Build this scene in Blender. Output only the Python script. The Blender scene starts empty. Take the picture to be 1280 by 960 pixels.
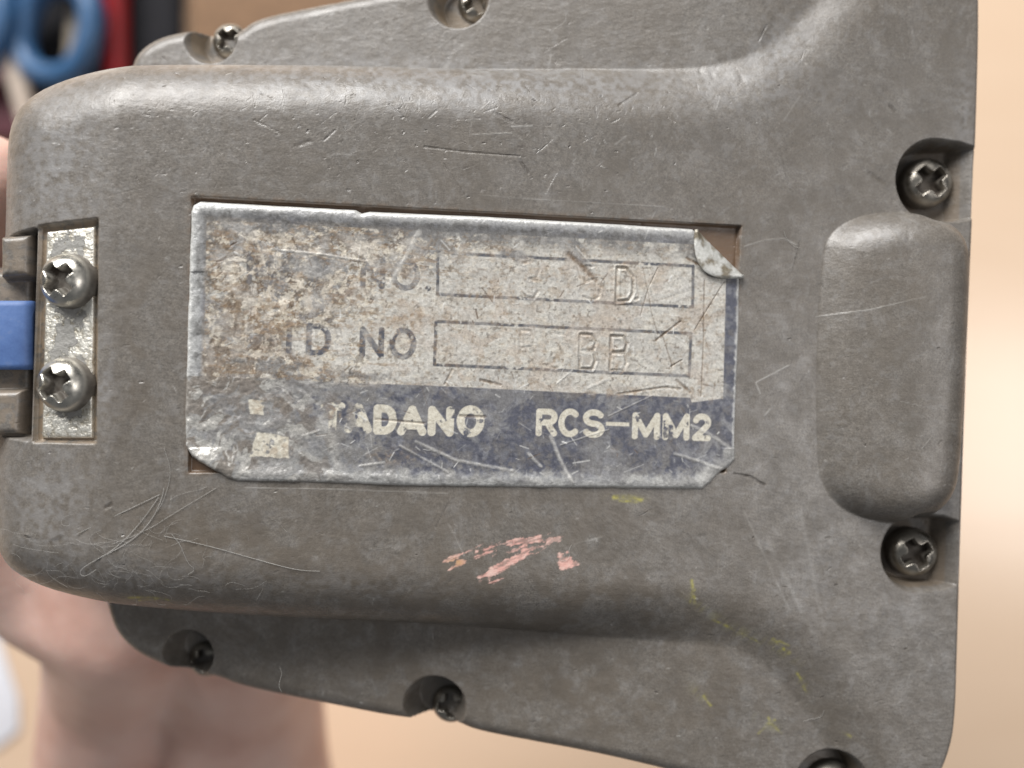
import bpy, bmesh, math, random
import numpy as np
from mathutils import Matrix, Vector

# ------------------------------------------------------------------ camera, world, lamps, exposure
SC = bpy.context.scene
COL = SC.collection
MM = 0.001
F = 1150.0                       # focal length in photo pixels (1280 wide)
CAMZ = 330.0                     # camera height above the desk, mm

cam_d = bpy.data.cameras.new('camera')
cam = bpy.data.objects.new('camera', cam_d)
COL.objects.link(cam)
cam.location = (0, 0, CAMZ * MM)
cam.rotation_euler = (0, 0, 0)
cam_d.sensor_width = 36.0
cam_d.lens = 36.0 * F / 1280.0
cam_d.clip_start = 0.005
cam_d.clip_end = 50.0
cam_d.dof.use_dof = True
cam_d.dof.focus_distance = 0.1145
cam_d.dof.aperture_fstop = 8.5
SC.camera = cam

world = bpy.data.worlds.new('World')
SC.world = world
world.use_nodes = True
wb = world.node_tree.nodes['Background']
wb.inputs[0].default_value = (0.93, 0.96, 1.0, 1)
wb.inputs[1].default_value = 0.15


def area_lamp(name, loc, target, sx, sy, power, col):
    d = bpy.data.lights.new(name, 'AREA')
    d.shape = 'RECTANGLE'
    d.size, d.size_y = sx, sy
    d.energy = power
    d.color = col
    o = bpy.data.objects.new(name, d)
    COL.objects.link(o)
    o.location = loc
    dirv = Vector(target) - Vector(loc)
    o.rotation_euler = dirv.to_track_quat('-Z', 'Y').to_euler()
    return o


# unseen key light, set near for its falloff, and the room's ceiling lamp
area_lamp('key_light', (-0.34, 0.80, 0.76), (0, 0.02, 0.2), 0.85, 0.50, 22.5, (1.0, 0.98, 0.955))
area_lamp('ceiling_lamp', (1.32, -0.14, 1.85), (0.05, 0, 0.0), 0.56, 0.70, 9.5, (1.0, 0.965, 0.95))

SC.view_settings.view_transform = 'Standard'
SC.view_settings.look = 'None'
SC.view_settings.exposure = 0.0
SC.view_settings.gamma = 1.0
SC.view_settings.use_curve_mapping = False

rng = np.random.default_rng(7)
random.seed(7)

# ------------------------------------------------------------------ pose of the controller
RY, RZ, RX = 0.118881, -0.030814, 0.00089
TX, TY, TZ = -5.0282, 4.3562, -115.0
RMAT = np.array((Matrix.Rotation(RZ, 3, 'Z') @ Matrix.Rotation(RY, 3, 'Y') @ Matrix.Rotation(RX, 3, 'X')))
TVEC = np.array([TX, TY, TZ])


def dev(u, v, z=0.0):
    """point of the controller (mm, own axes) at height z that the photo shows at pixel u, v"""
    u = np.asarray(u, float)
    v = np.asarray(v, float)
    z = np.broadcast_to(np.asarray(z, float), np.broadcast(u, v, z).shape)
    d = np.stack([(u - 640) / F, (480 - v) / F, -np.ones_like(u * v)], -1)
    o = -TVEC @ RMAT
    dl = d @ RMAT
    t = (z - o[2]) / dl[..., 2]
    return o[0] + t * dl[..., 0], o[1] + t * dl[..., 1]


def pix(x, y, z):
    X = RMAT[0, 0] * x + RMAT[0, 1] * y + RMAT[0, 2] * z + TX
    Y = RMAT[1, 0] * x + RMAT[1, 1] * y + RMAT[1, 2] * z + TY
    Z = RMAT[2, 0] * x + RMAT[2, 1] * y + RMAT[2, 2] * z + TZ
    return 640 + F * X / -Z, 480 - F * Y / -Z


def wp(u, v, d):
    """world point (m) at depth d mm below the camera"""
    return Vector(((u - 640) / F * d * MM, (480 - v) / F * d * MM, (CAMZ - d) * MM))


# ------------------------------------------------------------------ numeric helpers
def hashgrid(seed, n=256):
    return np.random.default_rng(seed).random((n, n)).astype(np.float32)


def vnoise(x, y, seed):
    g = hashgrid(seed)
    xi = np.floor(x).astype(int)
    yi = np.floor(y).astype(int)
    fx = (x - xi)
    fy = (y - yi)
    fx = fx * fx * (3 - 2 * fx)
    fy = fy * fy * (3 - 2 * fy)
    a = g[xi & 255, yi & 255]
    b = g[(xi + 1) & 255, yi & 255]
    c = g[xi & 255, (yi + 1) & 255]
    d = g[(xi + 1) & 255, (yi + 1) & 255]
    return (a * (1 - fx) + b * fx) * (1 - fy) + (c * (1 - fx) + d * fx) * fy


def fbm(x, y, seed, oct=4, gain=0.5):
    s = 0
    a = 1.0
    t = 0
    for i in range(oct):
        c, sn = math.cos(i * 0.9), math.sin(i * 0.9)
        s = s + a * vnoise((c * x + sn * y) * 2 ** i + 17.3 * i, (-sn * x + c * y) * 2 ** i + 5.1 * i, seed + i)
        t += a
        a *= gain
    return s / t


def sst(a, b, x):
    t = np.clip((x - a) / (b - a), 0, 1)
    return t * t * (3 - 2 * t)


def smax(a, b, k):
    h = np.maximum(k - np.abs(a - b), 0) / k
    return np.maximum(a, b) + h * h * k * 0.25


def smin(a, b, k):
    return -smax(-a, -b, k)


def chaikin(p, n=2):
    p = np.asarray(p, float)
    for _ in range(n):
        q = np.roll(p, -1, 0)
        p = np.stack([0.75 * p + 0.25 * q, 0.25 * p + 0.75 * q], 1).reshape(-1, 2)
    return p


def sdpoly(x, y, poly):
    """signed distance to a polygon, negative inside"""
    d2 = np.full(x.shape, 1e18)
    s = np.zeros(x.shape, bool)
    n = len(poly)
    for i in range(n):
        ax, ay = poly[i]
        bx, by = poly[(i + 1) % n]
        ex, ey = bx - ax, by - ay
        L = ex * ex + ey * ey
        if L < 1e-12:
            continue
        wx, wy = x - ax, y - ay
        t = np.clip((wx * ex + wy * ey) / L, 0, 1)
        d2 = np.minimum(d2, (wx - t * ex) ** 2 + (wy - t * ey) ** 2)
        c = ((ay <= y) & (by > y)) | ((by <= y) & (ay > y))
        if abs(ey) > 1e-12:
            s ^= c & (x < ax + (y - ay) / ey * ex)
    d = np.sqrt(d2)
    return np.where(s, -d, d)


def polyline_dist(x, y, pts):
    d2 = np.full(x.shape, 1e18)
    for (ax, ay), (bx, by) in zip(pts[:-1], pts[1:]):
        ex, ey = bx - ax, by - ay
        L = ex * ex + ey * ey + 1e-12
        t = np.clip(((x - ax) * ex + (y - ay) * ey) / L, 0, 1)
        d2 = np.minimum(d2, (x - ax - t * ex) ** 2 + (y - ay - t * ey) ** 2)
    return np.sqrt(d2)


def edge2(sd, R, k1, reach, k2):
    return edge(sd, R, k1) + np.maximum(sd - reach, 0) * (k2 - k1)


def edge(sd, R, k=8.0):
    """how far a surface drops near its rounded rim"""
    d = np.clip(-sd, 0, R)
    drop = R - np.sqrt(np.maximum(R * R - (R - d) ** 2, 0))
    return drop + np.maximum(sd, 0) * k


# ------------------------------------------------------------------ object helpers
def link(o):
    COL.objects.link(o)
    return o


def tag(o, label=None, cat=None, group=None, kind=None):
    if label:
        o['label'] = label
    if cat:
        o['category'] = cat
    if group:
        o['group'] = group
    if kind:
        o['kind'] = kind
    return o


def empty(name, loc=(0, 0, 0)):
    o = bpy.data.objects.new(name, None)
    o.location = loc
    o.empty_display_size = 0.01
    return link(o)


def mesh_obj(name, verts, faces, mat, parent=None, smooth=True):
    me = bpy.data.meshes.new(name)
    me.from_pydata(verts, [], faces)
    me.update()
    if smooth:
        me.polygons.foreach_set('use_smooth', np.ones(len(me.polygons), bool))
    me.materials.append(mat)
    o = link(bpy.data.objects.new(name, me))
    if parent:
        o.parent = parent
    return o


def grid_mesh(name, P, keep, mat, parent=None):
    """quad sheet from P[nx,ny,3], keep[nx-1,ny-1]; returns object and map of kept verts"""
    nx, ny = P.shape[:2]
    idx = np.arange(nx * ny).reshape(nx, ny)
    q = np.stack([idx[:-1, :-1], idx[1:, :-1], idx[1:, 1:], idx[:-1, 1:]], -1)[keep]
    used = np.zeros(nx * ny, bool)
    used[q.ravel()] = True
    remap = np.cumsum(used) - 1
    q = remap[q]
    V = P.reshape(-1, 3)[used]
    me = bpy.data.meshes.new(name)
    me.vertices.add(len(V))
    me.vertices.foreach_set('co', V.astype(np.float32).ravel())
    me.loops.add(q.size)
    me.loops.foreach_set('vertex_index', q.astype(np.int32).ravel())
    me.polygons.add(len(q))
    me.polygons.foreach_set('loop_start', np.arange(0, q.size, 4, dtype=np.int32))
    me.polygons.foreach_set('use_smooth', np.ones(len(q), bool))
    me.update(calc_edges=True)
    me.validate()
    me.materials.append(mat)
    o = link(bpy.data.objects.new(name, me))
    if parent:
        o.parent = parent
    return o, used


def set_float(me, name, a):
    at = me.attributes.new(name, 'FLOAT', 'POINT')
    at.data.foreach_set('value', a.astype(np.float32).ravel())


def set_color(me, name, rgba):
    at = me.attributes.new(name, 'FLOAT_COLOR', 'POINT')
    at.data.foreach_set('color', rgba.astype(np.float32).ravel())


def bm_obj(name, bm, mat, parent=None, smooth=True):
    me = bpy.data.meshes.new(name)
    bmesh.ops.recalc_face_normals(bm, faces=bm.faces)
    bm.to_mesh(me)
    bm.free()
    if smooth:
        me.polygons.foreach_set('use_smooth', np.ones(len(me.polygons), bool))
    me.materials.append(mat)
    o = link(bpy.data.objects.new(name, me))
    if parent:
        o.parent = parent
    return o


def bevel_box(lo, hi, r, seg=3):
    bm = bmesh.new()
    bmesh.ops.create_cube(bm, size=1)
    for v in bm.verts:
        for i in range(3):
            v.co[i] = lo[i] if v.co[i] < 0 else hi[i]
    bmesh.ops.bevel(bm, geom=list(bm.edges), offset=r, segments=seg, profile=0.5, affect='EDGES')
    return bm


def tube(bm, pts, radii, n=12, closed=False, flat=1.0, up=Vector((0, 0, 1))):
    pts = [Vector(p) for p in pts]
    m = len(pts)
    if not hasattr(radii, '__len__'):
        radii = [radii] * m
    rings = []
    for i, p in enumerate(pts):
        a = pts[(i - 1) % m] if (closed or i > 0) else p
        b = pts[(i + 1) % m] if (closed or i < m - 1) else p
        t = (b - a).normalized()
        s = t.cross(up)
        if s.length < 1e-6:
            s = t.cross(Vector((0, 1, 0)))
        s.normalize()
        w = s.cross(t).normalized()
        rings.append([bm.verts.new(p + s * math.cos(2 * math.pi * k / n) * radii[i] + w * math.sin(2 * math.pi * k / n) * radii[i] * flat) for k in range(n)])
    for i in range(m if closed else m - 1):
        A, B = rings[i], rings[(i + 1) % m]
        for k in range(n):
            bm.faces.new((A[k], A[(k + 1) % n], B[(k + 1) % n], B[k]))
    if not closed:
        bm.faces.new(rings[0][::-1])
        bm.faces.new(rings[-1])


# ------------------------------------------------------------------ materials
class NT:
    def __init__(self, name):
        self.m = bpy.data.materials.new(name)
        self.m.use_nodes = True
        self.t = self.m.node_tree
        self.b = self.t.nodes['Principled BSDF']
        self.co = self.t.nodes.new('ShaderNodeTexCoord')

    def node(self, typ, **kw):
        n = self.t.nodes.new(typ)
        for k, v in kw.items():
            setattr(n, k, v)
        return n

    def lk(self, a, b):
        self.t.links.new(a, b)

    def map(self, scale=(1, 1, 1), rot=(0, 0, 0), loc=(0, 0, 0)):
        n = self.node('ShaderNodeMapping')
        n.inputs['Scale'].default_value = scale
        n.inputs['Rotation'].default_value = rot
        n.inputs['Location'].default_value = loc
        self.lk(self.co.outputs['Object'], n.inputs['Vector'])
        return n.outputs[0]

    def noise(self, scale, detail=4, rough=0.55, vec=None, dist=0.0):
        n = self.node('ShaderNodeTexNoise')
        n.inputs['Scale'].default_value = scale
        n.inputs['Detail'].default_value = detail
        n.inputs['Roughness'].default_value = rough
        n.inputs['Distortion'].default_value = dist
        self.lk(vec if vec is not None else self.co.outputs['Object'], n.inputs['Vector'])
        return n.outputs['Fac']

    def ramp(self, fac, stops):
        n = self.node('ShaderNodeValToRGB')
        els = n.color_ramp.elements
        while len(els) < len(stops):
            els.new(0.5)
        for e, (p, c) in zip(els, stops):
            e.position = p
            e.color = (*c, 1) if hasattr(c, '__len__') else (c, c, c, 1)
        self.lk(fac, n.inputs[0])
        return n.outputs[0]

    def mix(self, fac, a, b, mode='MIX'):
        n = self.node('ShaderNodeMix', data_type='RGBA', blend_type=mode)
        for s, v in ((0, fac), (6, a), (7, b)):
            if hasattr(v, 'is_output'):
                self.lk(v, n.inputs[s])
            elif s == 0:
                n.inputs[0].default_value = v
            else:
                n.inputs[s].default_value = (*v, 1)
        return n.outputs[2]

    def math(self, op, a, b=0.0, clamp=False):
        n = self.node('ShaderNodeMath', operation=op)
        n.use_clamp = clamp
        for i, v in enumerate((a, b)):
            if hasattr(v, 'is_output'):
                self.lk(v, n.inputs[i])
            else:
                n.inputs[i].default_value = v
        return n.outputs[0]

    def attr(self, name):
        n = self.node('ShaderNodeAttribute')
        n.attribute_name = name
        return n

    def bump(self, h, dist, strength=1.0, nrm=None):
        n = self.node('ShaderNodeBump')
        n.inputs['Distance'].default_value = dist
        n.inputs['Strength'].default_value = strength
        self.lk(h, n.inputs['Height'])
        if nrm is not None:
            self.lk(nrm, n.inputs['Normal'])
        return n.outputs[0]

    def set(self, **kw):
        for k, v in kw.items():
            s = self.b.inputs[k.replace('_', ' ')]
            if hasattr(v, 'is_output'):
                self.lk(v, s)
            elif hasattr(v, '__len__') and len(v) == 3 and s.type == 'RGBA':
                s.default_value = (*v, 1)
            else:
                s.default_value = v
        return self.m


def housing_material():
    n = NT('worn_grey_paint')
    big = n.noise(70, 4, 0.6)
    mid = n.noise(260, 7, 0.66)
    fine = n.noise(1300, 6, 0.8)
    c = n.ramp(mid, [(0.25, (0.106, 0.094, 0.081)), (0.5, (0.143, 0.130, 0.115)), (0.75, (0.186, 0.174, 0.159))])
    c = n.mix(n.math('MULTIPLY', n.ramp(big, [(0.42, 0.0), (0.62, 1.0)]), 0.25), c, (0.142, 0.125, 0.106))
    c2 = n.noise(330, 7, 0.78, vec=n.map(loc=(0.3, 0.1, 0.2)))
    c = n.mix(n.math('MULTIPLY', n.ramp(c2, [(0.56, 0.0), (0.70, 1.0)]), 0.34), c, (0.235, 0.232, 0.23))
    c3 = n.noise(260, 8, 0.8, vec=n.map(loc=(0.7, 0.4, 0.2)))
    c = n.mix(n.math('MULTIPLY', n.ramp(c3, [(0.53, 0.0), (0.70, 1.0)]), 0.32), c, (0.104, 0.087, 0.070))
    c = n.mix(0.42, c, n.ramp(fine, [(0.3, (0.25, 0.25, 0.25)), (0.7, (0.75, 0.75, 0.75))]), 'OVERLAY')
    grit = n.noise(4200, 4, 0.75)
    c = n.mix(0.65, c, n.ramp(grit, [(0.32, (0.22, 0.22, 0.22)), (0.68, (0.78, 0.78, 0.78))]), 'OVERLAY')
    s = n.attr('scratch')
    c = n.mix(n.math('MULTIPLY', s.outputs['Fac'], 0.85, True), c, (0.40, 0.39, 0.37))
    g = n.attr('gouge')
    c = n.mix(n.math('MULTIPLY', g.outputs['Fac'], 0.85, True), c, (0.055, 0.045, 0.036))
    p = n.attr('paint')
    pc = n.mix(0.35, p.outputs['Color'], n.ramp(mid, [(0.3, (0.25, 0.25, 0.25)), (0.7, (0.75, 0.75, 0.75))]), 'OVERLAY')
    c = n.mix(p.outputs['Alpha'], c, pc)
    r = n.ramp(mid, [(0.3, 0.48), (0.7, 0.31)])
    h = n.math('ADD', n.math('MULTIPLY', mid, 0.9), n.math('MULTIPLY', fine, 0.09))
    h2 = n.noise(600, 5, 0.6, vec=n.map(scale=(1, 2.6, 1), rot=(0, 0, 0.25)))
    h = n.math('ADD', h, n.math('MULTIPLY', h2, 0.3))
    h = n.math('ADD', h, n.math('MULTIPLY', grit, 0.11))
    h = n.math('SUBTRACT', h, n.math('MULTIPLY', g.outputs['Fac'], 0.6))
    h = n.math('ADD', h, n.math('MULTIPLY', s.outputs['Fac'], 0.2))
    return n.set(Base_Color=c, Roughness=r, Normal=n.bump(h, 0.00018, 0.85), Specular_IOR_Level=0.75)


def label_material():
    n = NT('worn_foil_label')
    p = n.attr('paint')
    fine = n.noise(2600, 4, 0.7)
    c = n.mix(0.45, p.outputs['Color'], n.ramp(fine, [(0.3, (0.2, 0.2, 0.2)), (0.7, (0.8, 0.8, 0.8))]), 'OVERLAY')
    h = n.math('ADD', fine, n.noise(1100, 4, 0.6))
    m = n.attr('metal')
    r = n.math('ADD', n.ramp(n.noise(700, 4), [(0.3, 0.32), (0.7, 0.52)]), n.math('MULTIPLY', m.outputs['Fac'], -0.05))
    return n.set(Base_Color=c, Roughness=r, Metallic=n.math('MULTIPLY', m.outputs['Fac'], 0.75), Normal=n.bump(h, 0.00007, 0.85))


def simple(name, col, rough=0.5, metal=0.0, var=0.25, scale=300, bump=0.0, **kw):
    n = NT(name)
    f = n.noise(scale, 4, 0.6)
    lo = tuple(x * (1 - var) for x in col)
    hi = tuple(min(1, x * (1 + var)) for x in col)
    c = n.ramp(f, [(0.3, lo), (0.7, hi)])
    args = dict(Base_Color=c, Roughness=rough, Metallic=metal)
    if bump:
        args['Normal'] = n.bump(n.noise(scale * 3, 4, 0.65), bump, 0.8)
    args.update(kw)
    return n.set(**args)


def screw_material(name, col, dirt):
    n = NT(name)
    f = n.noise(900, 4, 0.65)
    d = n.attr('dirt')
    c = n.ramp(f, [(0.3, tuple(x * 0.7 for x in col)), (0.7, col)])
    dm = n.math('MULTIPLY', n.ramp(n.noise(600, 4), [(0.30, 0.75), (0.6, 1.0)]), d.outputs['Fac'])
    dm = n.math('MAXIMUM', dm, n.math('MULTIPLY', n.ramp(n.noise(350, 4), [(0.5, 0.0), (0.62, 1.0)]), dirt))
    c = n.mix(dm, c, (0.045, 0.034, 0.025))
    met = n.math('SUBTRACT', 1.0, dm)
    return n.set(Base_Color=c, Metallic=met, Roughness=n.math('ADD', n.ramp(f, [(0.3, 0.22), (0.7, 0.42)]), n.math('MULTIPLY', dm, 0.4)), Normal=n.bump(f, 0.00006, 0.6))


def wood_material():
    n = NT('pale_wood_desk')
    v = n.map(scale=(1.2, 9, 1), rot=(0, 0, 1.5))
    g = n.noise(6, 6, 0.6, vec=v, dist=0.8)
    c = n.ramp(g, [(0.3, (0.73, 0.545, 0.39)), (0.55, (0.745, 0.56, 0.405)), (0.75, (0.76, 0.575, 0.42))])
    return n.set(Base_Color=c, Roughness=0.21, Normal=n.bump(g, 0.0004, 0.1), Specular_IOR_Level=0.7)


def skin_material():
    n = NT('skin')
    f = n.noise(60, 4, 0.6)
    c = n.ramp(f, [(0.3, (0.58, 0.345, 0.28)), (0.5, (0.68, 0.45, 0.38)), (0.72, (0.74, 0.53, 0.46))])
    h = n.noise(900, 5, 0.6)
    return n.set(Base_Color=c, Roughness=0.5, Subsurface_Weight=0.15, Subsurface_Radius=(0.004, 0.0015, 0.0008), Subsurface_Scale=1.0, Normal=n.bump(h, 0.0002, 0.5))


M_HOUSE = housing_material()
M_LABEL = label_material()
M_SCREW = screw_material('dull_steel', (0.44, 0.41, 0.36), 0.35)
M_SCREW_BRIGHT = screw_material('bright_steel', (0.74, 0.71, 0.64), 0.15)
M_WOOD = wood_material()
M_SKIN = skin_material()

# ------------------------------------------------------------------ desk
bm = bevel_box((-0.9, -0.7, -0.03), (0.9, 0.7, 0.0), 0.004)
desk = tag(bm_obj('desk', bm, M_WOOD, smooth=False), 'pale tan varnished wooden desk top under everything', 'desk', kind='structure')

# ------------------------------------------------------------------ the controller
root = empty('remote_controller')
root.matrix_world = Matrix.Translation(Vector(TVEC) * MM + Vector((0, 0, CAMZ * MM))) @ Matrix(RMAT.tolist()).to_4x4()
tag(root, 'worn grey handheld crane remote controller with a scuffed metal label, held face down', 'remote control')

ZMIN = -34.0


def flange_z_of_u(u):
    return -1.5 - 16.5 * np.clip((940 - np.asarray(u, float)) / 790.0, 0, 1.15)


def poly_at(pts, zfun):
    out = []
    for (u, v) in pts:
        z = zfun(u) if callable(zfun) else zfun
        x, y = dev(u, v, z)
        out.append((float(x), float(y)))
    return np.array(out)


BLOCK = chaikin(poly_at([(160, 75), (400, 76), (560, 80), (700, 86), (840, 92), (905, 80), (965, 42), (1015, -20), (1075, -120), (1150, -300),
                         (1400, -300), (1400, 1300), (1150, 1300), (1090, 1100), (1040, 985), (985, 885), (930, 822), (875, 801), (600, 787),
                         (400, 779), (250, 770), (110, 757), (28, 742), (-24, 712), (-36, 640), (-32, 560), (-26, 430), (-17, 290), (-16, 190), (-10, 138), (20, 104), (80, 84)], -6.0), 2)
FLANGE = chaikin(poly_at([(158, 95), (162, 72), (175, 54), (200, 40), (240, 32), (262, 33), (282, 40), (298, 34), (320, 17), (400, 1), (540, -27), (575, -28), (595, -40), (700, -64),
                          (900, -95), (1050, -112), (1130, -105), (1185, -75), (1215, -25), (1217, 20), (1212, 200), (1203, 400), (1196, 600), (1190, 800),
                          (1188, 885), (1182, 930), (1163, 975), (1120, 1008), (1040, 1010), (900, 982), (760, 947), (640, 925), (592, 915), (572, 905), (545, 902), (505, 901), (420, 885), (300, 861),
                          (275, 850), (255, 846), (238, 845), (205, 836), (165, 817), (142, 793), (132, 765), (128, 740), (120, 480)], flange_z_of_u), 2)

# sampling lines: fine inside the photo, coarser outside
XL = float(dev(-70, 480)[0])
XR = float(dev(1222, 480)[0]) + 7
YT = float(dev(600, -110)[1]) + 9
YB = float(dev(600, 1010)[1]) - 9
STEP = 0.145
xs = np.arange(XL - 4, XR, STEP)
yfine_lo, yfine_hi = float(dev(600, 975)[1]) - 2, float(dev(600, -15)[1]) + 2
ys = np.concatenate([np.arange(YB, yfine_lo, 0.4), np.arange(yfine_lo, yfine_hi, STEP), np.arange(yfine_hi, YT, 0.4)])
X, Y = np.meshgrid(xs, ys, indexing='ij')

xcrease = float(dev(138, 450)[0])
ztop = -0.27 * np.maximum(xcrease - X, 0)
ztop = smin(ztop, np.zeros_like(X) + 0.0, 0.5)
ztop += 0.10 * (fbm(X * 0.06, Y * 0.06, 11, 3) - 0.5)
sd_b = sdpoly(X, Y, BLOCK)
sd_f = sdpoly(X, Y, FLANGE)
hb = ztop - edge(sd_b, 9.0)

# flange surface: ramps down towards the strap end
x_a, x_b = float(dev(940, 470, -1.5)[0]), float(dev(150, 470, -18)[0])
ZF_SLOPE = 16.5 / (x_a - x_b)


def flange_plane(x):
    return -1.5 - ZF_SLOPE * np.maximum(x_a - x, 0)


zf = smin(flange_plane(X), np.zeros_like(X) - 1.5, 1.2)
H = smax(hb, zf, 3.2)
# the right end of the block runs out into the full-width head of the flange
H = np.minimum(H, 0.0 + ztop + 0.6)

# raised pillow at the right end
PIL = poly_at([(1024, 330), (1032, 288), (1075, 268), (1130, 265), (1175, 272), (1203, 300), (1206, 345), (1201, 450), (1195, 570), (1187, 620), (1158, 648), (1110, 654), (1055, 640), (1026, 610), (1018, 560), (1018, 430)], 0.6)
sd_p = sdpoly(X, Y, chaikin(PIL, 2))
px0, px1 = float(dev(1000, 460, 2)[0]), float(dev(1165, 460, 4)[0])
pil = 4.8 * (0.20 + 0.80 * sst(px0, px1, X)) - edge(sd_p, 5.0, 3.5)
H = smax(H, pil, 1.6)

# outer wall of the housing
lim_flange = zf - edge(sd_f, 2.0, 8.0)
lim_head = smax(H, pil, 1.6) - edge2(sd_f, 0.6, 2.85, 2.2, 12.0)
right_mix = sst(float(dev(860, 480)[0]), float(dev(1000, 480)[0]), X)
Hl = smax(hb, lim_flange, 3.2)
Hl = np.minimum(Hl, np.maximum(ztop, lim_flange) + 0.6)
Hl = smax(Hl, pil - edge(sd_f, 2.0, 8.0), 1.0)
H = Hl * (1 - right_mix) + lim_head * right_mix

# nameplate recess
SLOT_PX = [(240, 246), (926, 283), (906, 590), (236, 590)]
SLOT = poly_at(SLOT_PX, 0.0)
sd_s = sdpoly(X, Y, SLOT) + 0.0
cav = -0.95 + 9.0 * np.maximum(sd_s, 0) + 0.0
H = smin(H, cav, 0.35)

# recess of the strap bracket and the notch left of it
PLATE_REC = poly_at([(44, 281), (124, 276), (122, 552), (38, 552)], -1.5)
sd_pl = sdpoly(X, Y, PLATE_REC)
H = smin(H, ztop - 1.1 + 6 * np.maximum(sd_pl, 0), 0.3)
NOTCH = poly_at([(-200, 290), (44, 288), (36, 548), (-200, 546)], -3.0)
sd_n = sdpoly(X, Y, NOTCH)
H = smin(H, -8.0 + 7 * np.maximum(sd_n + 0.4, 0), 0.5)
for pl, zt in (([(0, 296), (37, 293), (36, 344), (0, 346)], -3.6), ([(-40, 490), (27, 488), (24, 542), (-40, 544)], -4.2), ([(-60, 340), (40, 340), (38, 490), (-60, 490)], -6.2)):
    sdt = sdpoly(X, Y, poly_at(pl, zt))
    H = smax(H, np.where(sdt < 2.5, zt - edge(sdt, 0.8, 6.0), -99.0), 0.4)

# screw bores: (u, v of bore mouth), mouth radius, floor radius, floor shift, depth, open slot to the right
BORES = []


def surf_at(x, y):
    i = np.clip(np.searchsorted(xs, x), 1, len(xs) - 1)
    j = np.clip(np.searchsorted(ys, y), 1, len(ys) - 1)
    return H[i, j]


def bore(u, v, r0, r1, shift, depth, open_right=False, floor_follow=True, zsurf=None):
    global H
    z0 = zsurf if zsurf is not None else -1.0
    for _ in range(6):
        x, y = (float(a) for a in dev(u, v, z0))
        if zsurf is None:
            z0 = float(surf_at(x, y))
    slope = ZF_SLOPE if (x < x_a - 2) else 0.0
    zfl = z0 - depth + (slope if not open_right else 0.36) * (X - x)
    if open_right:
        zfl = zfl + 1.1 * np.maximum(X - (x + 3.0), 0)
    cx1, cy1 = x + shift, y
    # wall parameter t: circle grows and slides from floor to mouth
    px_, py_ = X - cx1, Y - cy1
    if open_right:
        px_ = np.minimum(px_, 0)
    dx, dy, dr = (x - cx1), 0.0, r0 - r1
    a = dx * dx + dy * dy - dr * dr
    b = -2 * (px_ * dx + py_ * dy) - 2 * r1 * dr
    c = px_ ** 2 + py_ ** 2 - r1 * r1
    disc = np.sqrt(np.maximum(b * b - 4 * a * c, 0))
    t = (-b - disc) / (2 * a) if abs(a) > 1e-9 else -c / b
    t2 = (-b + disc) / (2 * a) if abs(a) > 1e-9 else t
    t = np.where(c <= 0, 0, np.maximum(t, t2))
    far = px_ ** 2 + py_ ** 2 > (r0 * 2.2) ** 2
    cz = np.where(far, 99.0, zfl + depth * t)
    H = smin(H, cz, 0.9 if open_right else 0.55)
    BORES.append((cx1, cy1, z0 - depth + slope * shift, slope, x, y))


bore(1172, 226, 5.5, 4.7, -0.1, 4.6, True, zsurf=0.0)
bore(1151, 691, 5.1, 4.2, 0.0, 4.2, True, zsurf=0.0)
bore(1038, 984, 5.0, 4.2, 0.1, 4.2, zsurf=-1.5)
bore(573, -2, 4.0, 2.8, 1.1, 4.6)
bore(264, 47, 3.6, 2.5, 0.9, 4.0)
bore(234, 820, 3.6, 2.5, 0.9, 6.0)
bore(543, 884, 4.2, 2.9, 1.1, 6.2)

# uneven casting: faint undulation and small dents
H = H + 0.045 * (fbm(X * 0.35, Y * 0.35, 31, 4) - 0.5) * (sd_s > 0.2)
for _ in range(230):
    cu, cv = rng.uniform(0, 1210), rng.uniform(0, 960)
    cx, cy = (float(a) for a in dev(cu, cv, 0))
    r = rng.uniform(0.25, 0.75)
    i0, i1 = np.searchsorted(xs, [cx - 3 * r, cx + 3 * r])
    j0, j1 = np.searchsorted(ys, [cy - 3 * r, cy + 3 * r])
    if i1 <= i0 or j1 <= j0:
        continue
    xx, yy = X[i0:i1, j0:j1] - cx, Y[i0:i1, j0:j1] - cy
    th = rng.uniform(0, 3.14)
    xr, yr = xx * math.cos(th) + yy * math.sin(th), -xx * math.sin(th) + yy * math.cos(th)
    H[i0:i1, j0:j1] -= rng.uniform(0.01, 0.07) * np.exp(-(xr / r) ** 2 - (yr / (r * 0.5)) ** 2)

H = np.maximum(H, ZMIN)
U, V = pix(X, Y, H)

# ---- marks on the paint
scratch = np.zeros_like(H)
gouge = np.zeros_like(H)


def stroke(field, pts_dev, w, amt, rough=0.5):
    p = np.array(pts_dev)
    m = w * 3
    i0, i1 = np.searchsorted(xs, [p[:, 0].min() - m, p[:, 0].max() + m])
    j0, j1 = np.searchsorted(ys, [p[:, 1].min() - m, p[:, 1].max() + m])
    if i1 - i0 < 1 or j1 - j0 < 1:
        return
    xx, yy = X[i0:i1, j0:j1], Y[i0:i1, j0:j1]
    d = polyline_dist(xx, yy, p)
    a = np.clip(1.3 - d / w, 0, 1) * amt
    if rough:
        a = a * (1 - rough + rough * 1.6 * vnoise(xx * 2.3, yy * 2.3, 91))
    field[i0:i1, j0:j1] = np.maximum(field[i0:i1, j0:j1], a)


def px_stroke(field, pts, w, amt, z=0.0, rough=0.5):
    stroke(field, [tuple(float(a) for a in dev(u, v, z)) for u, v in pts], w, amt, rough)


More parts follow.
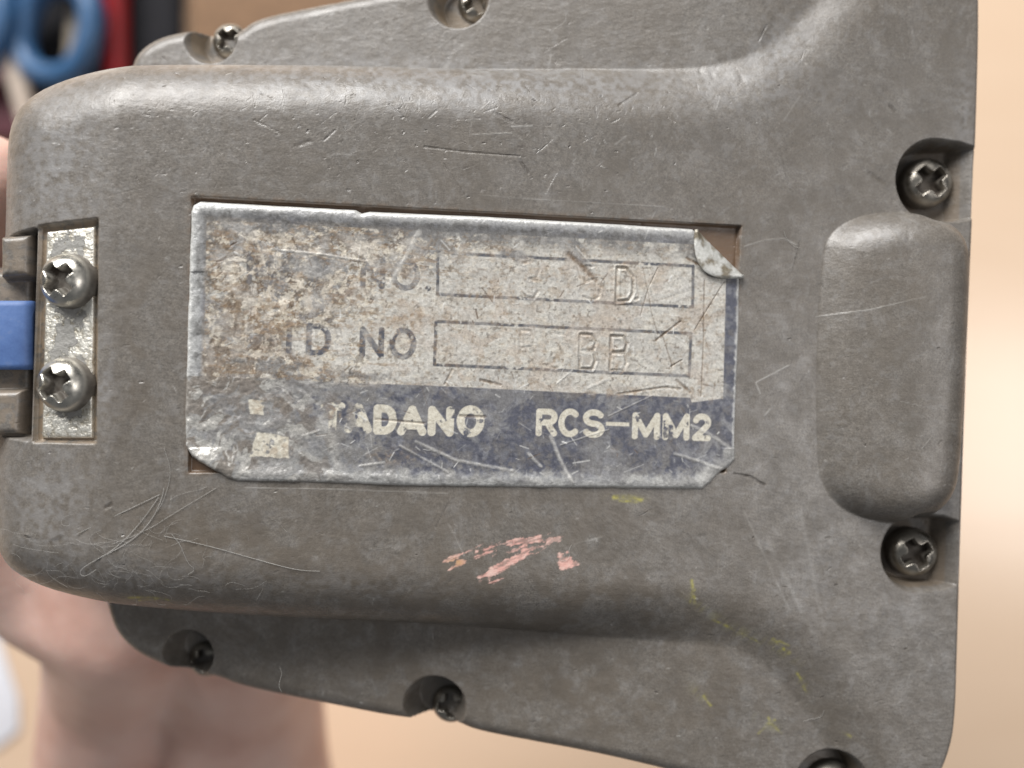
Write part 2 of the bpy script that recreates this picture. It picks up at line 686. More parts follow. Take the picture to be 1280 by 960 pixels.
for k in range(2600):
    u, v = rng.uniform(0, 1215), rng.uniform(0, 960)
    if rng.random() < 0.4:
        u, v = rng.normal(600, 260), rng.normal(150, 45)
    x, y = (float(a) for a in dev(u, v, 0))
    L = rng.gamma(1.0, 0.7) + 0.15
    th = rng.normal(0.1, 1.0)
    cur = rng.normal(0, 0.12)
    pts = [(x, y)]
    for s in range(3):
        th += cur * 0.4
        pts.append((pts[-1][0] + L / 3 * math.cos(th), pts[-1][1] + L / 3 * math.sin(th)))
    if rng.random() < 0.68:
        stroke(scratch, pts, rng.uniform(0.05, 0.09), rng.gamma(1.2, 0.12), 0.8)
    else:
        stroke(gouge, pts, rng.uniform(0.05, 0.10), rng.gamma(1.2, 0.13), 0.8)
for k in range(620):                     # pits
    u, v = rng.uniform(0, 1215), rng.uniform(0, 960)
    if rng.random() < 0.5:
        u, v = rng.normal(650, 270), rng.normal(160, 50)
    x, y = (float(a) for a in dev(u, v, 0))
    stroke(gouge, [(x, y), (x + rng.normal(0, 0.25), y + rng.normal(0, 0.12))], rng.uniform(0.06, 0.14), rng.gamma(1.5, 0.2), 0.5)

for k in range(1500):
    u, v = rng.uniform(0, 1215), rng.uniform(0, 960)
    x, y = (float(a) for a in dev(u, v, 0))
    stroke(scratch, [(x, y), (x + rng.normal(0, 0.15), y + rng.normal(0, 0.1))], rng.uniform(0.05, 0.13), rng.gamma(1.3, 0.2), 0.5)
for pts, w, a in (
    ([(530, 183), (575, 189), (650, 195)], 0.13, 1.0), ([(405, 175), (418, 163)], 0.15, 0.8), ([(555, 205), (580, 243)], 0.14, 0.5),
    ([(487, 130), (507, 148)], 0.16, 0.6), ([(535, 147), (545, 138)], 0.15, 0.7), ([(618, 140), (640, 152)], 0.2, 0.8), ([(650, 200), (660, 216)], 0.22, 0.8),
    ([(775, 130), (800, 112)], 0.18, 0.7), ([(955, 45), (965, 25)], 0.12, 0.6), ([(1112, 132), (1118, 138)], 0.25, 0.9), ([(1085, 215), (1105, 228)], 0.25, 0.6),
    ([(975, 185), (985, 230)], 0.12, 0.4), ([(918, 592), (938, 596), (955, 606)], 0.16, 1.0), ([(132, 635), (138, 631)], 0.3, 0.9), ([(58, 682), (70, 676)], 0.4, 0.8),
    ([(545, 660), (560, 630)], 0.14, 0.45), ([(1000, 300), (990, 340)], 0.1, 0.5), ([(318, 150), (345, 163)], 0.15, 0.5), ([(370, 182), (388, 176)], 0.3, 0.7)):
    px_stroke(gouge, pts, w, a)
for pts, w, a in (
    ([(930, 308), (955, 300), (980, 298), (995, 306)], 0.1, 0.9), ([(1020, 396), (1070, 390), (1130, 375)], 0.1, 0.8), ([(945, 478), (970, 465), (985, 457)], 0.13, 0.9),
    ([(945, 480), (950, 492)], 0.12, 0.9), ([(955, 520), (962, 512)], 0.15, 0.8), ([(560, 55), (575, 30), (590, 22)], 0.35, 0.4), ([(695, 70), (700, 45)], 0.12, 0.6),
    ([(683, 75), (677, 40)], 0.1, 0.4), ([(305, 610), (420, 612), (560, 617)], 0.1, 0.5), ([(770, 180), (783, 170)], 0.14, 0.8), ([(960, 680), (1000, 760), (1015, 790)], 0.35, 0.35),
    ([(1000, 640), (1030, 790)], 0.3, 0.25), ([(930, 640), (985, 760)], 0.2, 0.35), ([(560, 655), (580, 695)], 0.12, 0.7), ([(700, 700), (720, 680), (752, 672)], 0.16, 0.5),
    ([(980, 150), (1000, 120)], 0.13, 0.5), ([(600, 244), (720, 252), (830, 258)], 0.1, 0.35), ([(640, 158), (665, 157)], 0.12, 0.9), ([(590, 168), (640, 166)], 0.1, 0.6)):
    px_stroke(scratch, pts, w, a)

n_a = fbm(X * 0.5, Y * 0.5, 41, 4)
n_b = fbm(X * 1.6, Y * 1.6, 51, 4)
n_c = fbm(X * 0.12, Y * 0.12, 61, 3)
paint = np.zeros(H.shape + (4,), np.float32)


def lay(mask, col):
    mask = np.clip(mask, 0, 1)
    a0 = paint[..., 3]
    a = mask + a0 * (1 - mask)
    safe = np.maximum(a, 1e-6)
    for i in range(3):
        paint[..., i] = (col[i] * mask + paint[..., i] * a0 * (1 - mask)) / safe
    paint[..., 3] = a


def blob_px(u, v, ru, rv, th=0.0):
    c, s = math.cos(th), math.sin(th)
    a = (U - u) * c + (V - v) * s
    b = -(U - u) * s + (V - v) * c
    return np.exp(-(a / ru) ** 2 - (b / rv) ** 2)


# broad grime patches, shapes bent by a second noise
wx = X + 5 * (fbm(X * 0.15, Y * 0.15, 401, 3) - 0.5)
wy = Y + 5 * (fbm(X * 0.15 + 31, Y * 0.15, 405, 3) - 0.5)
g1 = fbm(wx * 0.085, wy * 0.085, 411, 7, 0.72)
g2 = fbm(wx * 0.17 + 13, wy * 0.17, 421, 7, 0.74)
g3 = fbm(wx * 0.6 + 13, wy * 0.6, 431, 5, 0.75)
lay(0.20 * sst(0.46, 0.66, g1), (0.118, 0.096, 0.073))
lay(0.26 * sst(0.52, 0.70, g2), (0.096, 0.083, 0.069))
lay(0.14 * sst(0.52, 0.70, fbm(wx * 0.4 + 57, wy * 0.4 + 9, 441, 6, 0.75)), (0.212, 0.206, 0.205))
lay(0.22 * sst(0.53, 0.70, g3), (0.098, 0.085, 0.071))
lay(0.22 * sst(0.57, 0.68, fbm(wx * 1.0 + 77, wy * 1.0, 451, 4, 0.7)), (0.26, 0.255, 0.25))
lay(0.45 * sst(0.50, 0.66, n_c) * sst(0.35, 0.6, n_a), (0.118, 0.103, 0.086))
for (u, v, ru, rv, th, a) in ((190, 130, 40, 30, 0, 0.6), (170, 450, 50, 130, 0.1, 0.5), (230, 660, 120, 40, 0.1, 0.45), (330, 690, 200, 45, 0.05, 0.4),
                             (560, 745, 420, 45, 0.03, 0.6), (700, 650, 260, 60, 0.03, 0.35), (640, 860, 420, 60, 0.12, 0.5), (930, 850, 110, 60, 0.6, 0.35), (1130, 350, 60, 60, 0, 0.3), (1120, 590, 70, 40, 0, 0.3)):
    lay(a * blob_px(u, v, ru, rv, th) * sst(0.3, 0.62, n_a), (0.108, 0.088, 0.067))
# rubbed lighter places, with rim and left-end highlights put into the colour
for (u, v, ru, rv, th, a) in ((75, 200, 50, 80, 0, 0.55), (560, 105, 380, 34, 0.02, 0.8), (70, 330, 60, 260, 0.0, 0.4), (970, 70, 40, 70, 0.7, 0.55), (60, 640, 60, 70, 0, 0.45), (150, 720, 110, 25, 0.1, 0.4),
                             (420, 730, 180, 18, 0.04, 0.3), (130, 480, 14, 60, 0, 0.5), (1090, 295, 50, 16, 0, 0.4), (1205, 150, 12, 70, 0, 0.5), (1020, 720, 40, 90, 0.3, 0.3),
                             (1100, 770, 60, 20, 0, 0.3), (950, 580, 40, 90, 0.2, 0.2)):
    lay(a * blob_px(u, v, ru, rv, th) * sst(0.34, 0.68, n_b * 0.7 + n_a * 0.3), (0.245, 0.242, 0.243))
# brown dirt in the nameplate recess and round it
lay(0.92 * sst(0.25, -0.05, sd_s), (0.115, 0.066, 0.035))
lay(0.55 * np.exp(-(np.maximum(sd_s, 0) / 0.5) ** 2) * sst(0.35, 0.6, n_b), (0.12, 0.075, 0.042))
# dust in bores and bracket recess; lit walls of sloped bores painted lighter tan
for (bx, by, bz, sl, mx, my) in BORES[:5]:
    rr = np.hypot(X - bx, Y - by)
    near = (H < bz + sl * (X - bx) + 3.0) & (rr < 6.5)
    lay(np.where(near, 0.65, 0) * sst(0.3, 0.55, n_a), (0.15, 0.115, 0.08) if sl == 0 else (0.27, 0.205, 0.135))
lay(0.75 * sst(0.5, -0.2, sd_pl) * sst(0.25, 0.5, n_b), (0.27, 0.20, 0.13))
lay(0.5 * sst(0.3, -0.4, sd_n) * sst(0.3, 0.55, n_b), (0.22, 0.17, 0.12))
# rust and salmon paint, yellow crayon
streak = fbm((U * 0.94 - V * -0.34) * 0.03, (V * 0.94 + U * 0.30) * 0.16, 71, 4)
pk = np.zeros_like(H)
for (u, v, ru, rv, th) in ((605, 691, 24, 8, -0.35), (665, 676, 42, 6, -0.08), (655, 688, 24, 7, -0.35), (640, 701, 20, 9, -0.5), (612, 722, 24, 8, -0.3), (628, 710, 20, 8, -0.6), (709, 704, 13, 10, 0.3), (573, 702, 16, 7, -0.2)):
    pk = np.maximum(pk, blob_px(u, v, ru, rv, th))
pkm = sst(0.42, 0.55, pk * 0.75 + (streak - 0.5) * 1.5 + (n_b - 0.5) * 0.6)
pfine = fbm((U * 0.94 - V * -0.34) * 0.10, (V * 0.94 + U * 0.30) * 0.45, 75, 3)
pkm = pkm * (pk > 0.12) * (0.35 + 0.65 * sst(0.36, 0.58, pfine))
lay(0.92 * pkm, (0.72, 0.40, 0.345))
lay(0.6 * pkm * sst(0.52, 0.66, n_b), (0.68, 0.50, 0.44))
lay(0.75 * pkm * blob_px(570, 703, 12, 6) * 1.4, (0.46, 0.28, 0.14))
yl = np.zeros_like(H)
for (u, v, ru, rv, th) in ((180, 748, 26, 3.5, 0.03), (785, 622, 22, 5, 0.05), (865, 740, 4, 12, 0.1), (975, 812, 26, 6, 0.6), (1003, 852, 5, 12, -0.4), (960, 905, 20, 6, 0.5), (875, 868, 14, 6, 0.8), (885, 765, 30, 6, 0.6), (925, 790, 30, 7, 0.5), (1058, 918, 6, 3, 0.5)):
    yl = np.maximum(yl, blob_px(u, v, ru, rv, th))
ystr = fbm((U * 0.7 - V * 0.7) * 0.05, (U * 0.7 + V * 0.7) * 0.25, 86, 3)
lay(0.20 * yl * sst(0.35, 0.6, ystr), (0.26, 0.24, 0.06))
yf = np.zeros_like(H)
for pts, w, z in (([(862, 724), (864, 740), (867, 754)], 0.16, -1), ([(866, 735), (861, 752)], 0.1, -1), ([(965, 798), (976, 808), (986, 816)], 0.16, -1), ([(972, 800), (984, 806)], 0.12, -1), ([(996, 840), (1003, 852), (1009, 866)], 0.12, -1),
                 ([(944, 912), (954, 902), (964, 896)], 0.14, -3), ([(956, 893), (964, 905), (972, 912)], 0.14, -3), ([(872, 862), (880, 873)], 0.12, -5), ([(768, 622), (785, 621), (802, 625)], 0.22, 0),
                 ([(775, 626), (796, 628)], 0.14, 0), ([(160, 748), (185, 746), (210, 750)], 0.14, -3), ([(172, 752), (200, 749)], 0.10, -3), ([(888, 772), (915, 785)], 0.12, -2), ([(1054, 915), (1062, 920)], 0.12, -1), ([(925, 790), (945, 800)], 0.1, -2)):
    px_stroke(yf, pts, w * 1.5, 0.75, z, 0.95)
lay(0.62 * yf * (0.3 + 0.7 * sst(0.35, 0.6, fbm(X * 2.2, Y * 2.2, 88, 3))), (0.42, 0.39, 0.045))

P = np.stack([X, Y, H], -1) * MM
low = H <= ZMIN + 1e-6
keep = ~(low[:-1, :-1] & low[1:, :-1] & low[1:, 1:] & low[:-1, 1:])
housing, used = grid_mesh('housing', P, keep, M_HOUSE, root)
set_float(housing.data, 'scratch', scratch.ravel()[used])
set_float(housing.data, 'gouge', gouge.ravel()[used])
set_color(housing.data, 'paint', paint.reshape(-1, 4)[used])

# plain underside closing the housing
UND = chaikin(poly_at([(20, 130), (160, 60), (420, -10), (1000, -140), (1180, -110), (1235, -20), (1215, 800), (1205, 930), (1160, 1010), (1000, 1015), (420, 905), (150, 830), (10, 720)], -14), 2)
bm = bmesh.new()
lo = [bm.verts.new((x * MM, y * MM, (ZMIN - 3.0) * MM)) for x, y in UND]
hi = [bm.verts.new((x * MM, y * MM, (ZMIN + 0.5) * MM)) for x, y in UND]
for i in range(len(lo)):
    j = (i + 1) % len(lo)
    bm.faces.new((lo[i], lo[j], hi[j], hi[i]))
bm.faces.new(lo)
bm.faces.new(hi)
bm_obj('front_panel', bm, simple('dark_grey_panel', (0.12, 0.115, 0.105), 0.55, bump=0.0001), root)


# ------------------------------------------------------------------ screws
def screw_mesh(name, mat, R=3.3, h=2.2, arm=2.0, seed=0, ex=3.2):
    nr, na = 60, 96
    r = np.linspace(0, R, nr)
    th = np.linspace(0, 2 * np.pi, na, endpoint=False)
    rr, tt = np.meshgrid(r, th, indexing='ij')
    x, y = rr * np.cos(tt), rr * np.sin(tt)
    dome = h * np.sqrt(np.maximum(1 - (rr / R) ** ex, 0)) ** 0.85
    a = 0.60

    def bx(px, py, wx, wy):
        qx, qy = np.abs(px) - wx, np.abs(py) - wy
        return np.hypot(np.maximum(qx, 0), np.maximum(qy, 0)) + np.minimum(np.maximum(qx, qy), 0)
    sd = smin(bx(x, y, arm, a), bx(x, y, a, arm), 0.55) - 0.06
    slot = h - 1.7 + 5.5 * np.maximum(sd + 0.18, 0)
    # raised burr round the cross
    burr = 0.10 * np.exp(-((sd - 0.10) / 0.14) ** 2) * (fbm(x * 1.5 + 9, y * 1.5 + 9, 100 + seed, 2))
    z = smin(dome + burr, slot, 0.16)
    z = z + 0.07 * (fbm(x * 0.9 + 50, y * 0.9 + 50, 120 + seed, 3) - 0.5) * (rr < R * 0.98)
    dirt = np.clip(sst(0.05, -0.12, sd) * 1.3 + sst(0.9, 1.0, rr / R) * 0.9, 0, 1)
    verts = [(0, 0, float(z[0, 0]) * MM)]
    dl = [float(dirt[0, 0])]
    for i in range(1, nr):
        for k in range(na):
            verts.append((x[i, k] * MM, y[i, k] * MM, float(z[i, k]) * MM))
            dl.append(float(dirt[i, k]))
    base = len(verts)
    for k in range(na):
        verts.append((x[-1, k] * 1.0 * MM, y[-1, k] * MM, -0.8 * MM))
        dl.append(1.0)
    f = [(0, 1 + k, 1 + (k + 1) % na) for k in range(na)]
    for i in range(nr - 2):
        o0, o1 = 1 + i * na, 1 + (i + 1) * na
        f += [(o0 + k, o1 + k, o1 + (k + 1) % na, o0 + (k + 1) % na) for k in range(na)]
    o0 = 1 + (nr - 2) * na
    f += [(o0 + k, base + k, base + (k + 1) % na, o0 + (k + 1) % na) for k in range(na)]
    me = bpy.data.meshes.new(name)
    me.from_pydata(verts, [], f)
    me.update()
    me.polygons.foreach_set('use_smooth', np.ones(len(me.polygons), bool))
    me.materials.append(mat)
    set_float(me, 'dirt', np.array(dl))
    return me


ME_SCREW = screw_mesh('screw', M_SCREW, seed=3)
ME_SCREW_B = screw_mesh('bracket_screw', M_SCREW_BRIGHT, R=3.35, h=2.8, arm=2.0, seed=9, ex=2.7)


def put_screw(me, name, u, v, z, tilt, spin, sc=1.0):
    x, y = (float(a) for a in dev(u, v, z + 1.5))
    o = link(bpy.data.objects.new(name, me))
    o.parent = root
    o.location = (x * MM, y * MM, z * MM)
    o.rotation_euler = (Matrix.Rotation(tilt, 3, 'Y') @ Matrix.Rotation(spin, 3, 'Z')).to_euler()
    o.scale = (sc, sc, sc)
    return o


tl = -math.atan(ZF_SLOPE)
for (u, v, i, sp, sc) in ((1164, 227, 0, 0.72, 1.03), (1146, 692, 1, 0.55, 1.0), (1042, 983, 2, 0.3, 1.0), (590, 2, 3, 0.5, 0.85), (279, 49, 4, 0.8, 0.78), (249, 826, 5, 0.3, 0.78), (557, 882, 6, 0.1, 0.82)):
    put_screw(ME_SCREW, 'screw', u + (8 if i > 2 else 0), v, BORES[i][2] + (-0.3 if i > 2 else 1.0 if i < 2 else 0.1), tl if BORES[i][3] > 0 else (-0.12 if i < 2 else 0.0), sp, sc)

# ------------------------------------------------------------------ strap bracket
px = poly_at([(50, 286), (118, 282), (115, 548), (44, 549)], -1.0)
cx0 = px.mean(0)
bx_, by_ = np.meshgrid(np.linspace(px[:, 0].min() - 0.2, px[:, 0].max() + 0.2, 70), np.linspace(px[:, 1].min() - 0.2, px[:, 1].max() + 0.2, 230), indexing='ij')
sdk = sdpoly(bx_, by_, px)
bz = -0.27 * np.maximum(xcrease - bx_, 0) - 0.5 - edge(sdk + 0.05, 0.3, 4.0) + 0.05 * (fbm(bx_ * 0.8, by_ * 0.8, 140, 4) - 0.5)
bpaint = fbm(bx_ * 0.55, by_ * 0.55, 150, 4) + 0.25 * np.exp(-((bx_ - cx0[0]) / 2.2) ** 2) * np.exp(-((by_ - cx0[1]) / 6) ** 2) - 0.32 * sst(-2.0, -0.2, sdk)


def bracket_material():
    n = NT('worn_bracket')
    a = n.attr('cover')
    f = n.noise(1200, 4, 0.65)
    grey = n.ramp(f, [(0.3, (0.24, 0.235, 0.22)), (0.7, (0.31, 0.305, 0.29))])
    bare = n.ramp(f, [(0.35, (0.45, 0.41, 0.33)), (0.55, (0.84, 0.82, 0.75))])
    msk = n.ramp(n.math('ADD', a.outputs['Fac'], n.math('MULTIPLY', n.math('SUBTRACT', n.noise(700, 6, 0.75), 0.5), 0.9)), [(0.47, 0.0), (0.50, 1.0)])
    c = n.mix(msk, bare, grey)
    return n.set(Base_Color=c, Metallic=n.math('MULTIPLY', n.math('SUBTRACT', 1.0, msk), 0.7), Roughness=0.38, Normal=n.bump(n.math('ADD', n.math('MULTIPLY', f, 1.6), msk), 0.00016, 0.9))


keepb = np.minimum.reduce([sdk[:-1, :-1], sdk[1:, :-1], sdk[1:, 1:], sdk[:-1, 1:]]) < 0.12
br, usedb = grid_mesh('strap_bracket', np.stack([bx_, by_, bz], -1) * MM, keepb, bracket_material(), root)
set_float(br.data, 'cover', bpaint.ravel()[usedb])
br['label'] = 'small flaking silver plate that clamps the strap'
for (u, v, sp) in ((83, 350, 0.75), (79, 481, 0.62)):
    x, y = (float(a) for a in dev(u, v, 0.0))
    z = -0.27 * (xcrease - x) - 0.45
    o = put_screw(ME_SCREW_B, 'bracket_screw', u, v, z, -0.30, sp)

# blue strap leaving the bracket to the left
bm = bmesh.new()
rows = []
for k, (u, z) in enumerate(((40, -4.3), (30, -3.9), (18, -3.8), (0, -4.0), (-25, -4.6), (-55, -6.2), (-90, -9.5), (-130, -15))):
    prof = []
    for t in np.linspace(0, 1, 13):
        v = 376 + (462 - 376) * t
        x, y = dev(u, v, z)
        prof.append(Vector((float(x) * MM, float(y) * MM, (z + 0.25 * math.sin(math.pi * t)) * MM)))
    bot = [p - Vector((0, 0, 1.5 * MM)) for p in prof[::-1]]
    rows.append([bm.verts.new(p) for p in prof + bot])
for A, B in zip(rows[:-1], rows[1:]):
    for k in range(len(A)):
        bm.faces.new((A[k], A[(k + 1) % len(A)], B[(k + 1) % len(A)], B[k]))
bm.faces.new(rows[0])
bm.faces.new(rows[-1][::-1])
nb = NT('blue_webbing')
cc = nb.ramp(nb.noise(220, 5, 0.7), [(0.3, (0.05, 0.10, 0.26)), (0.55, (0.075, 0.145, 0.34)), (0.75, (0.14, 0.19, 0.34))])
nb.set(Base_Color=cc, Roughness=0.55, Normal=nb.bump(nb.noise(1500, 4), 0.00005, 0.5))
st = bm_obj('strap', bm, nb.m, root)
st['label'] = 'blue strap end under the bracket'

# ------------------------------------------------------------------ nameplate
LP = [(238, 264), (241, 256), (250, 251), (330, 256), (445, 262), (452, 266), (462, 264), (600, 270), (760, 279), (866, 286), (874, 292), (900, 318), (926, 345),
      (925, 400), (921, 500), (919, 575), (910, 586), (903, 589), (890, 603), (878, 612), (780, 611), (650, 610), (500, 608), (420, 605), (350, 603), (296, 602), (284, 598), (262, 584), (240, 571), (231, 558), (230, 520), (233, 420)]
LPOLY = poly_at(LP, -0.1)
LS = 0.092
lxs = np.arange(LPOLY[:, 0].min() - 0.3, LPOLY[:, 0].max() + 0.3, LS)
lys = np.arange(LPOLY[:, 1].min() - 0.3, LPOLY[:, 1].max() + 0.3, LS)
LX, LY = np.meshgrid(lxs, lys, indexing='ij')
sdl = sdpoly(LX, LY, LPOLY)
sdl_w = sdl + 0.10 * (fbm(LX * 0.7, LY * 0.7, 200, 3) - 0.5)
LU, LV = pix(LX, LY, -0.1 + 0 * LX)

m1 = fbm(LX * 0.22, LY * 0.22, 210, 4)
m2 = fbm(LX * 0.7, LY * 0.7, 220, 4)
m3 = fbm(LX * 2.0, LY * 2.0, 230, 3)
m4 = fbm(LX * 0.9 + 40, LY * 0.9 + 7, 240, 5, 0.6)
crack = 1 - np.abs(2 * fbm(LX * 0.75 + 3, LY * 0.75, 250, 4) - 1) * 3.2
crack2 = 1 - np.abs(2 * fbm(LX * 1.5 + 30, LY * 1.1, 260, 3) - 1) * 3.0
LEFT = np.clip((560 - LU + 90 * (m1 - 0.5)) / 210, 0, 1)
LEFT_T = np.maximum(LEFT, np.clip((700 - LU) / 200, 0, 1) * sst(380, 330, LV) * 0.6)


def box_mask(pts, soft=0.06, rnd=0.0):
    return sst(soft, -soft, sdpoly(LX, LY, poly_at(pts, -0.1)) + rnd)


def lstroke(pts, w, rough=0.5, seed=300):
    d = polyline_dist(LX, LY, poly_at(pts, -0.1))
    a = np.clip(1.3 - d / w, 0, 1)
    return a * (1 - rough + 1.6 * rough * m3)


SILVER = (0.58, 0.575, 0.55)
CREAM = (0.50, 0.485, 0.445)
NAVY = (0.080, 0.084, 0.110)
lc = np.zeros(LX.shape + (3,))
lc[:] = NAVY
metal = np.full(LX.shape, 0.10)


def paint_l(mask, col, met=None):
    mask = np.clip(mask, 0, 1)
    for i in range(3):
        lc[..., i] = lc[..., i] * (1 - mask) + col[i] * mask
    if met is not None:
        metal[:] = metal * (1 - mask) + met * mask


# printed panel
PANEL = [(259, 276), (700, 297), (868, 306), (908, 309), (905, 420), (903, 498), (864, 503), (862, 497), (700, 490), (560, 483), (400, 477), (255, 470)]
pan = box_mask(PANEL, 0.05)
paint_l(pan, CREAM, 0.05)
# lettering and boxes in navy
ink = np.zeros_like(LX)
for b in ([(547, 316), (866, 333), (865, 384), (547, 368)], [(545, 402), (863, 417), (861, 470), (543, 456)]):
    d = polyline_dist(LX, LY, np.vstack([poly_at(b, -0.1), poly_at(b[:1], -0.1)]))
    ink = np.maximum(ink, sst(0.25, 0.15, d))
def word(chars, w, adv=0.0):
    """type drawn as strokes: chars = (letter, u0, u1, v0, v1), w = stroke width in mm"""
    d = np.full(LX.shape, 9.0)
    for ch, u0, u1, v0, v1 in chars:
        h = w / 2
        xa, ya = (float(a) for a in dev(u0, v1, -0.1))
        xb, yb = (float(a) for a in dev(u1, v0, -0.1))
        xa, ya, xb, yb = xa + h, ya + h, xb - h, yb - h
        for line in TYPE[ch]:
            d = np.minimum(d, polyline_dist(LX, LY, [(xa + (xb - xa) * p[0], ya + (yb - ya) * p[1]) for p in line]))
    return sst(w / 2 + 0.05, w / 2 - 0.05, d)


def arc(cx, cy, rx, ry, a0, a1, n=14):
    return [(cx + rx * math.cos(math.radians(a0 + (a1 - a0) * k / n)), cy + ry * math.sin(math.radians(a0 + (a1 - a0) * k / n))) for k in range(n + 1)]


TYPE = {'T': [[(0, 1), (1, 1)], [(.5, 1), (.5, 0)]], 'A': [[(0, 0), (.5, 1), (1, 0)], [(.2, .28), (.8, .28)]],
        'D': [[(0, 0), (0, 1), (.45, 1)] + arc(.45, .5, .55, .5, 90, -90) + [(0, 0)]], 'N': [[(0, 0), (0, 1), (1, 0), (1, 1)]],
        'O': [arc(.5, .5, .5, .5, 0, 360, 28)], 'I': [[(.5, 0), (.5, 1)]], 'M': [[(0, 0), (0, 1), (.5, .1), (1, 1), (1, 0)]], 'F': [[(0, 0), (0, 1), (1, 1)], [(0, .52), (.85, .52)]],
        'R': [[(0, 0), (0, 1), (.6, 1)] + arc(.6, .75, .4, .25, 90, -90) + [(0, .5)], [(.5, .5), (1, 0)]],
        'C': [arc(.5, .5, .5, .5, 50, 310, 24)], 'S': [arc(.5, .75, .48, .25, 30, 270, 14) + arc(.5, .25, .5, .25, 90, -150, 14)],
        '2': [arc(.5, .72, .48, .28, 160, -40, 12) + [(0, 0), (1, 0)]], '.': [[(.4, 0), (.6, 0)]]}
ink = np.maximum(ink, word([('M', 308, 343, 319, 356), ('F', 350, 378, 321, 358), ('R', 385, 416, 322, 359), ('.', 418, 432, 323, 360), ('N', 450, 482, 324, 361), ('O', 488, 526, 325, 363), ('.', 530, 541, 327, 364)], 0.68))
ink = np.maximum(ink, word([('I', 356, 367, 404, 442), ('D', 382, 415, 405, 444), ('N', 449, 481, 409, 447), ('O', 486, 521, 410, 449)], 0.70))
ink *= sst(0.28, 0.40, m2 * 0.6 + m3 * 0.4)
paint_l(ink * pan * 0.95, (0.062, 0.068, 0.085))
# reversed-out names in the navy band
rev = word([('T', 400, 432, 503, 540), ('A', 430, 466, 504, 541), ('D', 466, 497, 506, 543), ('A', 496, 534, 507, 544), ('N', 534, 568, 508, 545), ('O', 570, 606, 507, 546)], 1.02)
rev = np.maximum(rev, word([('R', 669, 697, 511, 545), ('C', 697, 727, 511, 546), ('S', 727, 756, 512, 547)], 0.78))
rev = np.maximum(rev, word([('M', 789, 825, 516, 549), ('M', 827, 862, 517, 550), ('2', 864, 889, 517, 551)], 0.80))
rev = np.maximum(rev, box_mask([(757, 527), (786, 528), (786, 533), (757, 532)], 0.05))
logo = np.maximum(box_mask([(311, 499), (331, 500), (330, 519), (312, 518)], 0.1, 0.3 * (m4 - 0.5)), box_mask([(322, 541), (362, 545), (362, 573), (312, 571)], 0.1, 0.5 * (m4 - 0.5)))
rev = np.maximum(rev, logo)
rev *= sst(0.26, 0.38, m2 * 0.5 + m3 * 0.5)
keep_rev = 1 - 0.75 * sst(470, 430, LU) * sst(0.40, 0.55, m4) * (LU > 370)
paint_l(rev * (1 - pan) * keep_rev, (0.56, 0.53, 0.45), 0.05)

# --- wear
band = (1 - pan)
# navy band rubbed thin, more towards the left and the bottom
rub = sst(0.42, 0.68, m4 * 0.7 + 0.50 * LEFT + 0.24 * sst(560, 605, LV) - 0.03 + 0.25 * (m3 - 0.5)) * (LV > 470)
paint_l(rub * band * 0.75 * (1 - rev), (0.27, 0.265, 0.255), 0.25)
paint_l(0.6 * sst(0.45, 0.66, m2 * 0.5 + m3 * 0.5) * band * (1 - rev), (0.20, 0.205, 0.225), 0.2)
paint_l(0.5 * sst(0.48, 0.66, m4) * band * (1 - rev), (0.17, 0.16, 0.15), 0.15)
# grey-white border metal
border = sst(-3.2, -0.7, sdl + 1.2 * (m2 - 0.5))
paint_l(border * band * (LV < 480) * (LU < 880) * (0.72 + 0.28 * sst(0.4, 0.6, m4)), (0.42, 0.42, 0.415), 0.4)
bstrip = sst(-2.6, -0.5, sdl + 1.6 * (m4 - 0.5)) * (LV > 560)
paint_l(bstrip * 0.8, (0.48, 0.48, 0.465), 0.45)
lstrip = sst(-2.6, -0.8, sdl + 1.2 * (m4 - 0.5)) * (LU < 300)
paint_l(lstrip * 0.75, (0.45, 0.455, 0.45), 0.4)
dk = sst(0.47, 0.62, m4) * sst(-3.4, -2.4, sdl) * sst(-0.5, -1.4, sdl) * ((LU < 300) | (LV < 300))
paint_l(dk * 0.85, (0.14, 0.138, 0.135), 0.2)

# left half: cracked, dirty, layers gone
clean = np.exp(-((LU - 415) / 66) ** 2 - ((LV - 428) / 24) ** 2) + np.exp(-((LU - 500) / 50) ** 2 - ((LV - 432) / 26) ** 2)
W = sst(0.30, 0.62, LEFT_T + 0.7 * (m4 - 0.5) - 1.1 * np.clip(clean, 0, 1)) * sst(486, 476, LV) * sst(-1.6, -2.6, sdl)
lwx, lwy = LX + 5 * (m1 - 0.5), LY + 5 * (fbm(LX * 0.25 + 9, LY * 0.25, 215, 3) - 0.5)
q1 = fbm(lwx * 0.16, lwy * 0.22, 291, 6, 0.65)
q2 = fbm(lwx * 0.3 + 8, lwy * 0.4, 296, 6, 0.65)
paint_l(W * 0.6 * sst(0.40, 0.56, m2), (0.53, 0.475, 0.40), 0.15)
paint_l(W * 0.80 * sst(0.44, 0.62, fbm(LX * 0.45 + 9, LY * 0.6, 270, 5, 0.6)), (0.25, 0.243, 0.235), 0.2)
paint_l(W * 0.85 * sst(0.55, 0.80, crack), (0.17, 0.125, 0.085), 0.05)
paint_l(W * 0.65 * sst(0.62, 0.85, crack2) * sst(0.45, 0.6, m1), (0.13, 0.095, 0.065), 0.05)
paint_l(W * 0.75 * sst(0.47, 0.60, q1), (0.205, 0.20, 0.20), 0.2)
paint_l(W * 0.75 * sst(0.50, 0.58, q2), (0.205, 0.16, 0.12), 0.05)
ck = 1 - np.abs(2 * fbm(lwx * 0.5 + 3, lwy * 0.5, 297, 5, 0.6) - 1) * 6
paint_l(W * 0.8 * sst(0.5, 0.8, ck), (0.11, 0.08, 0.055), 0.05)
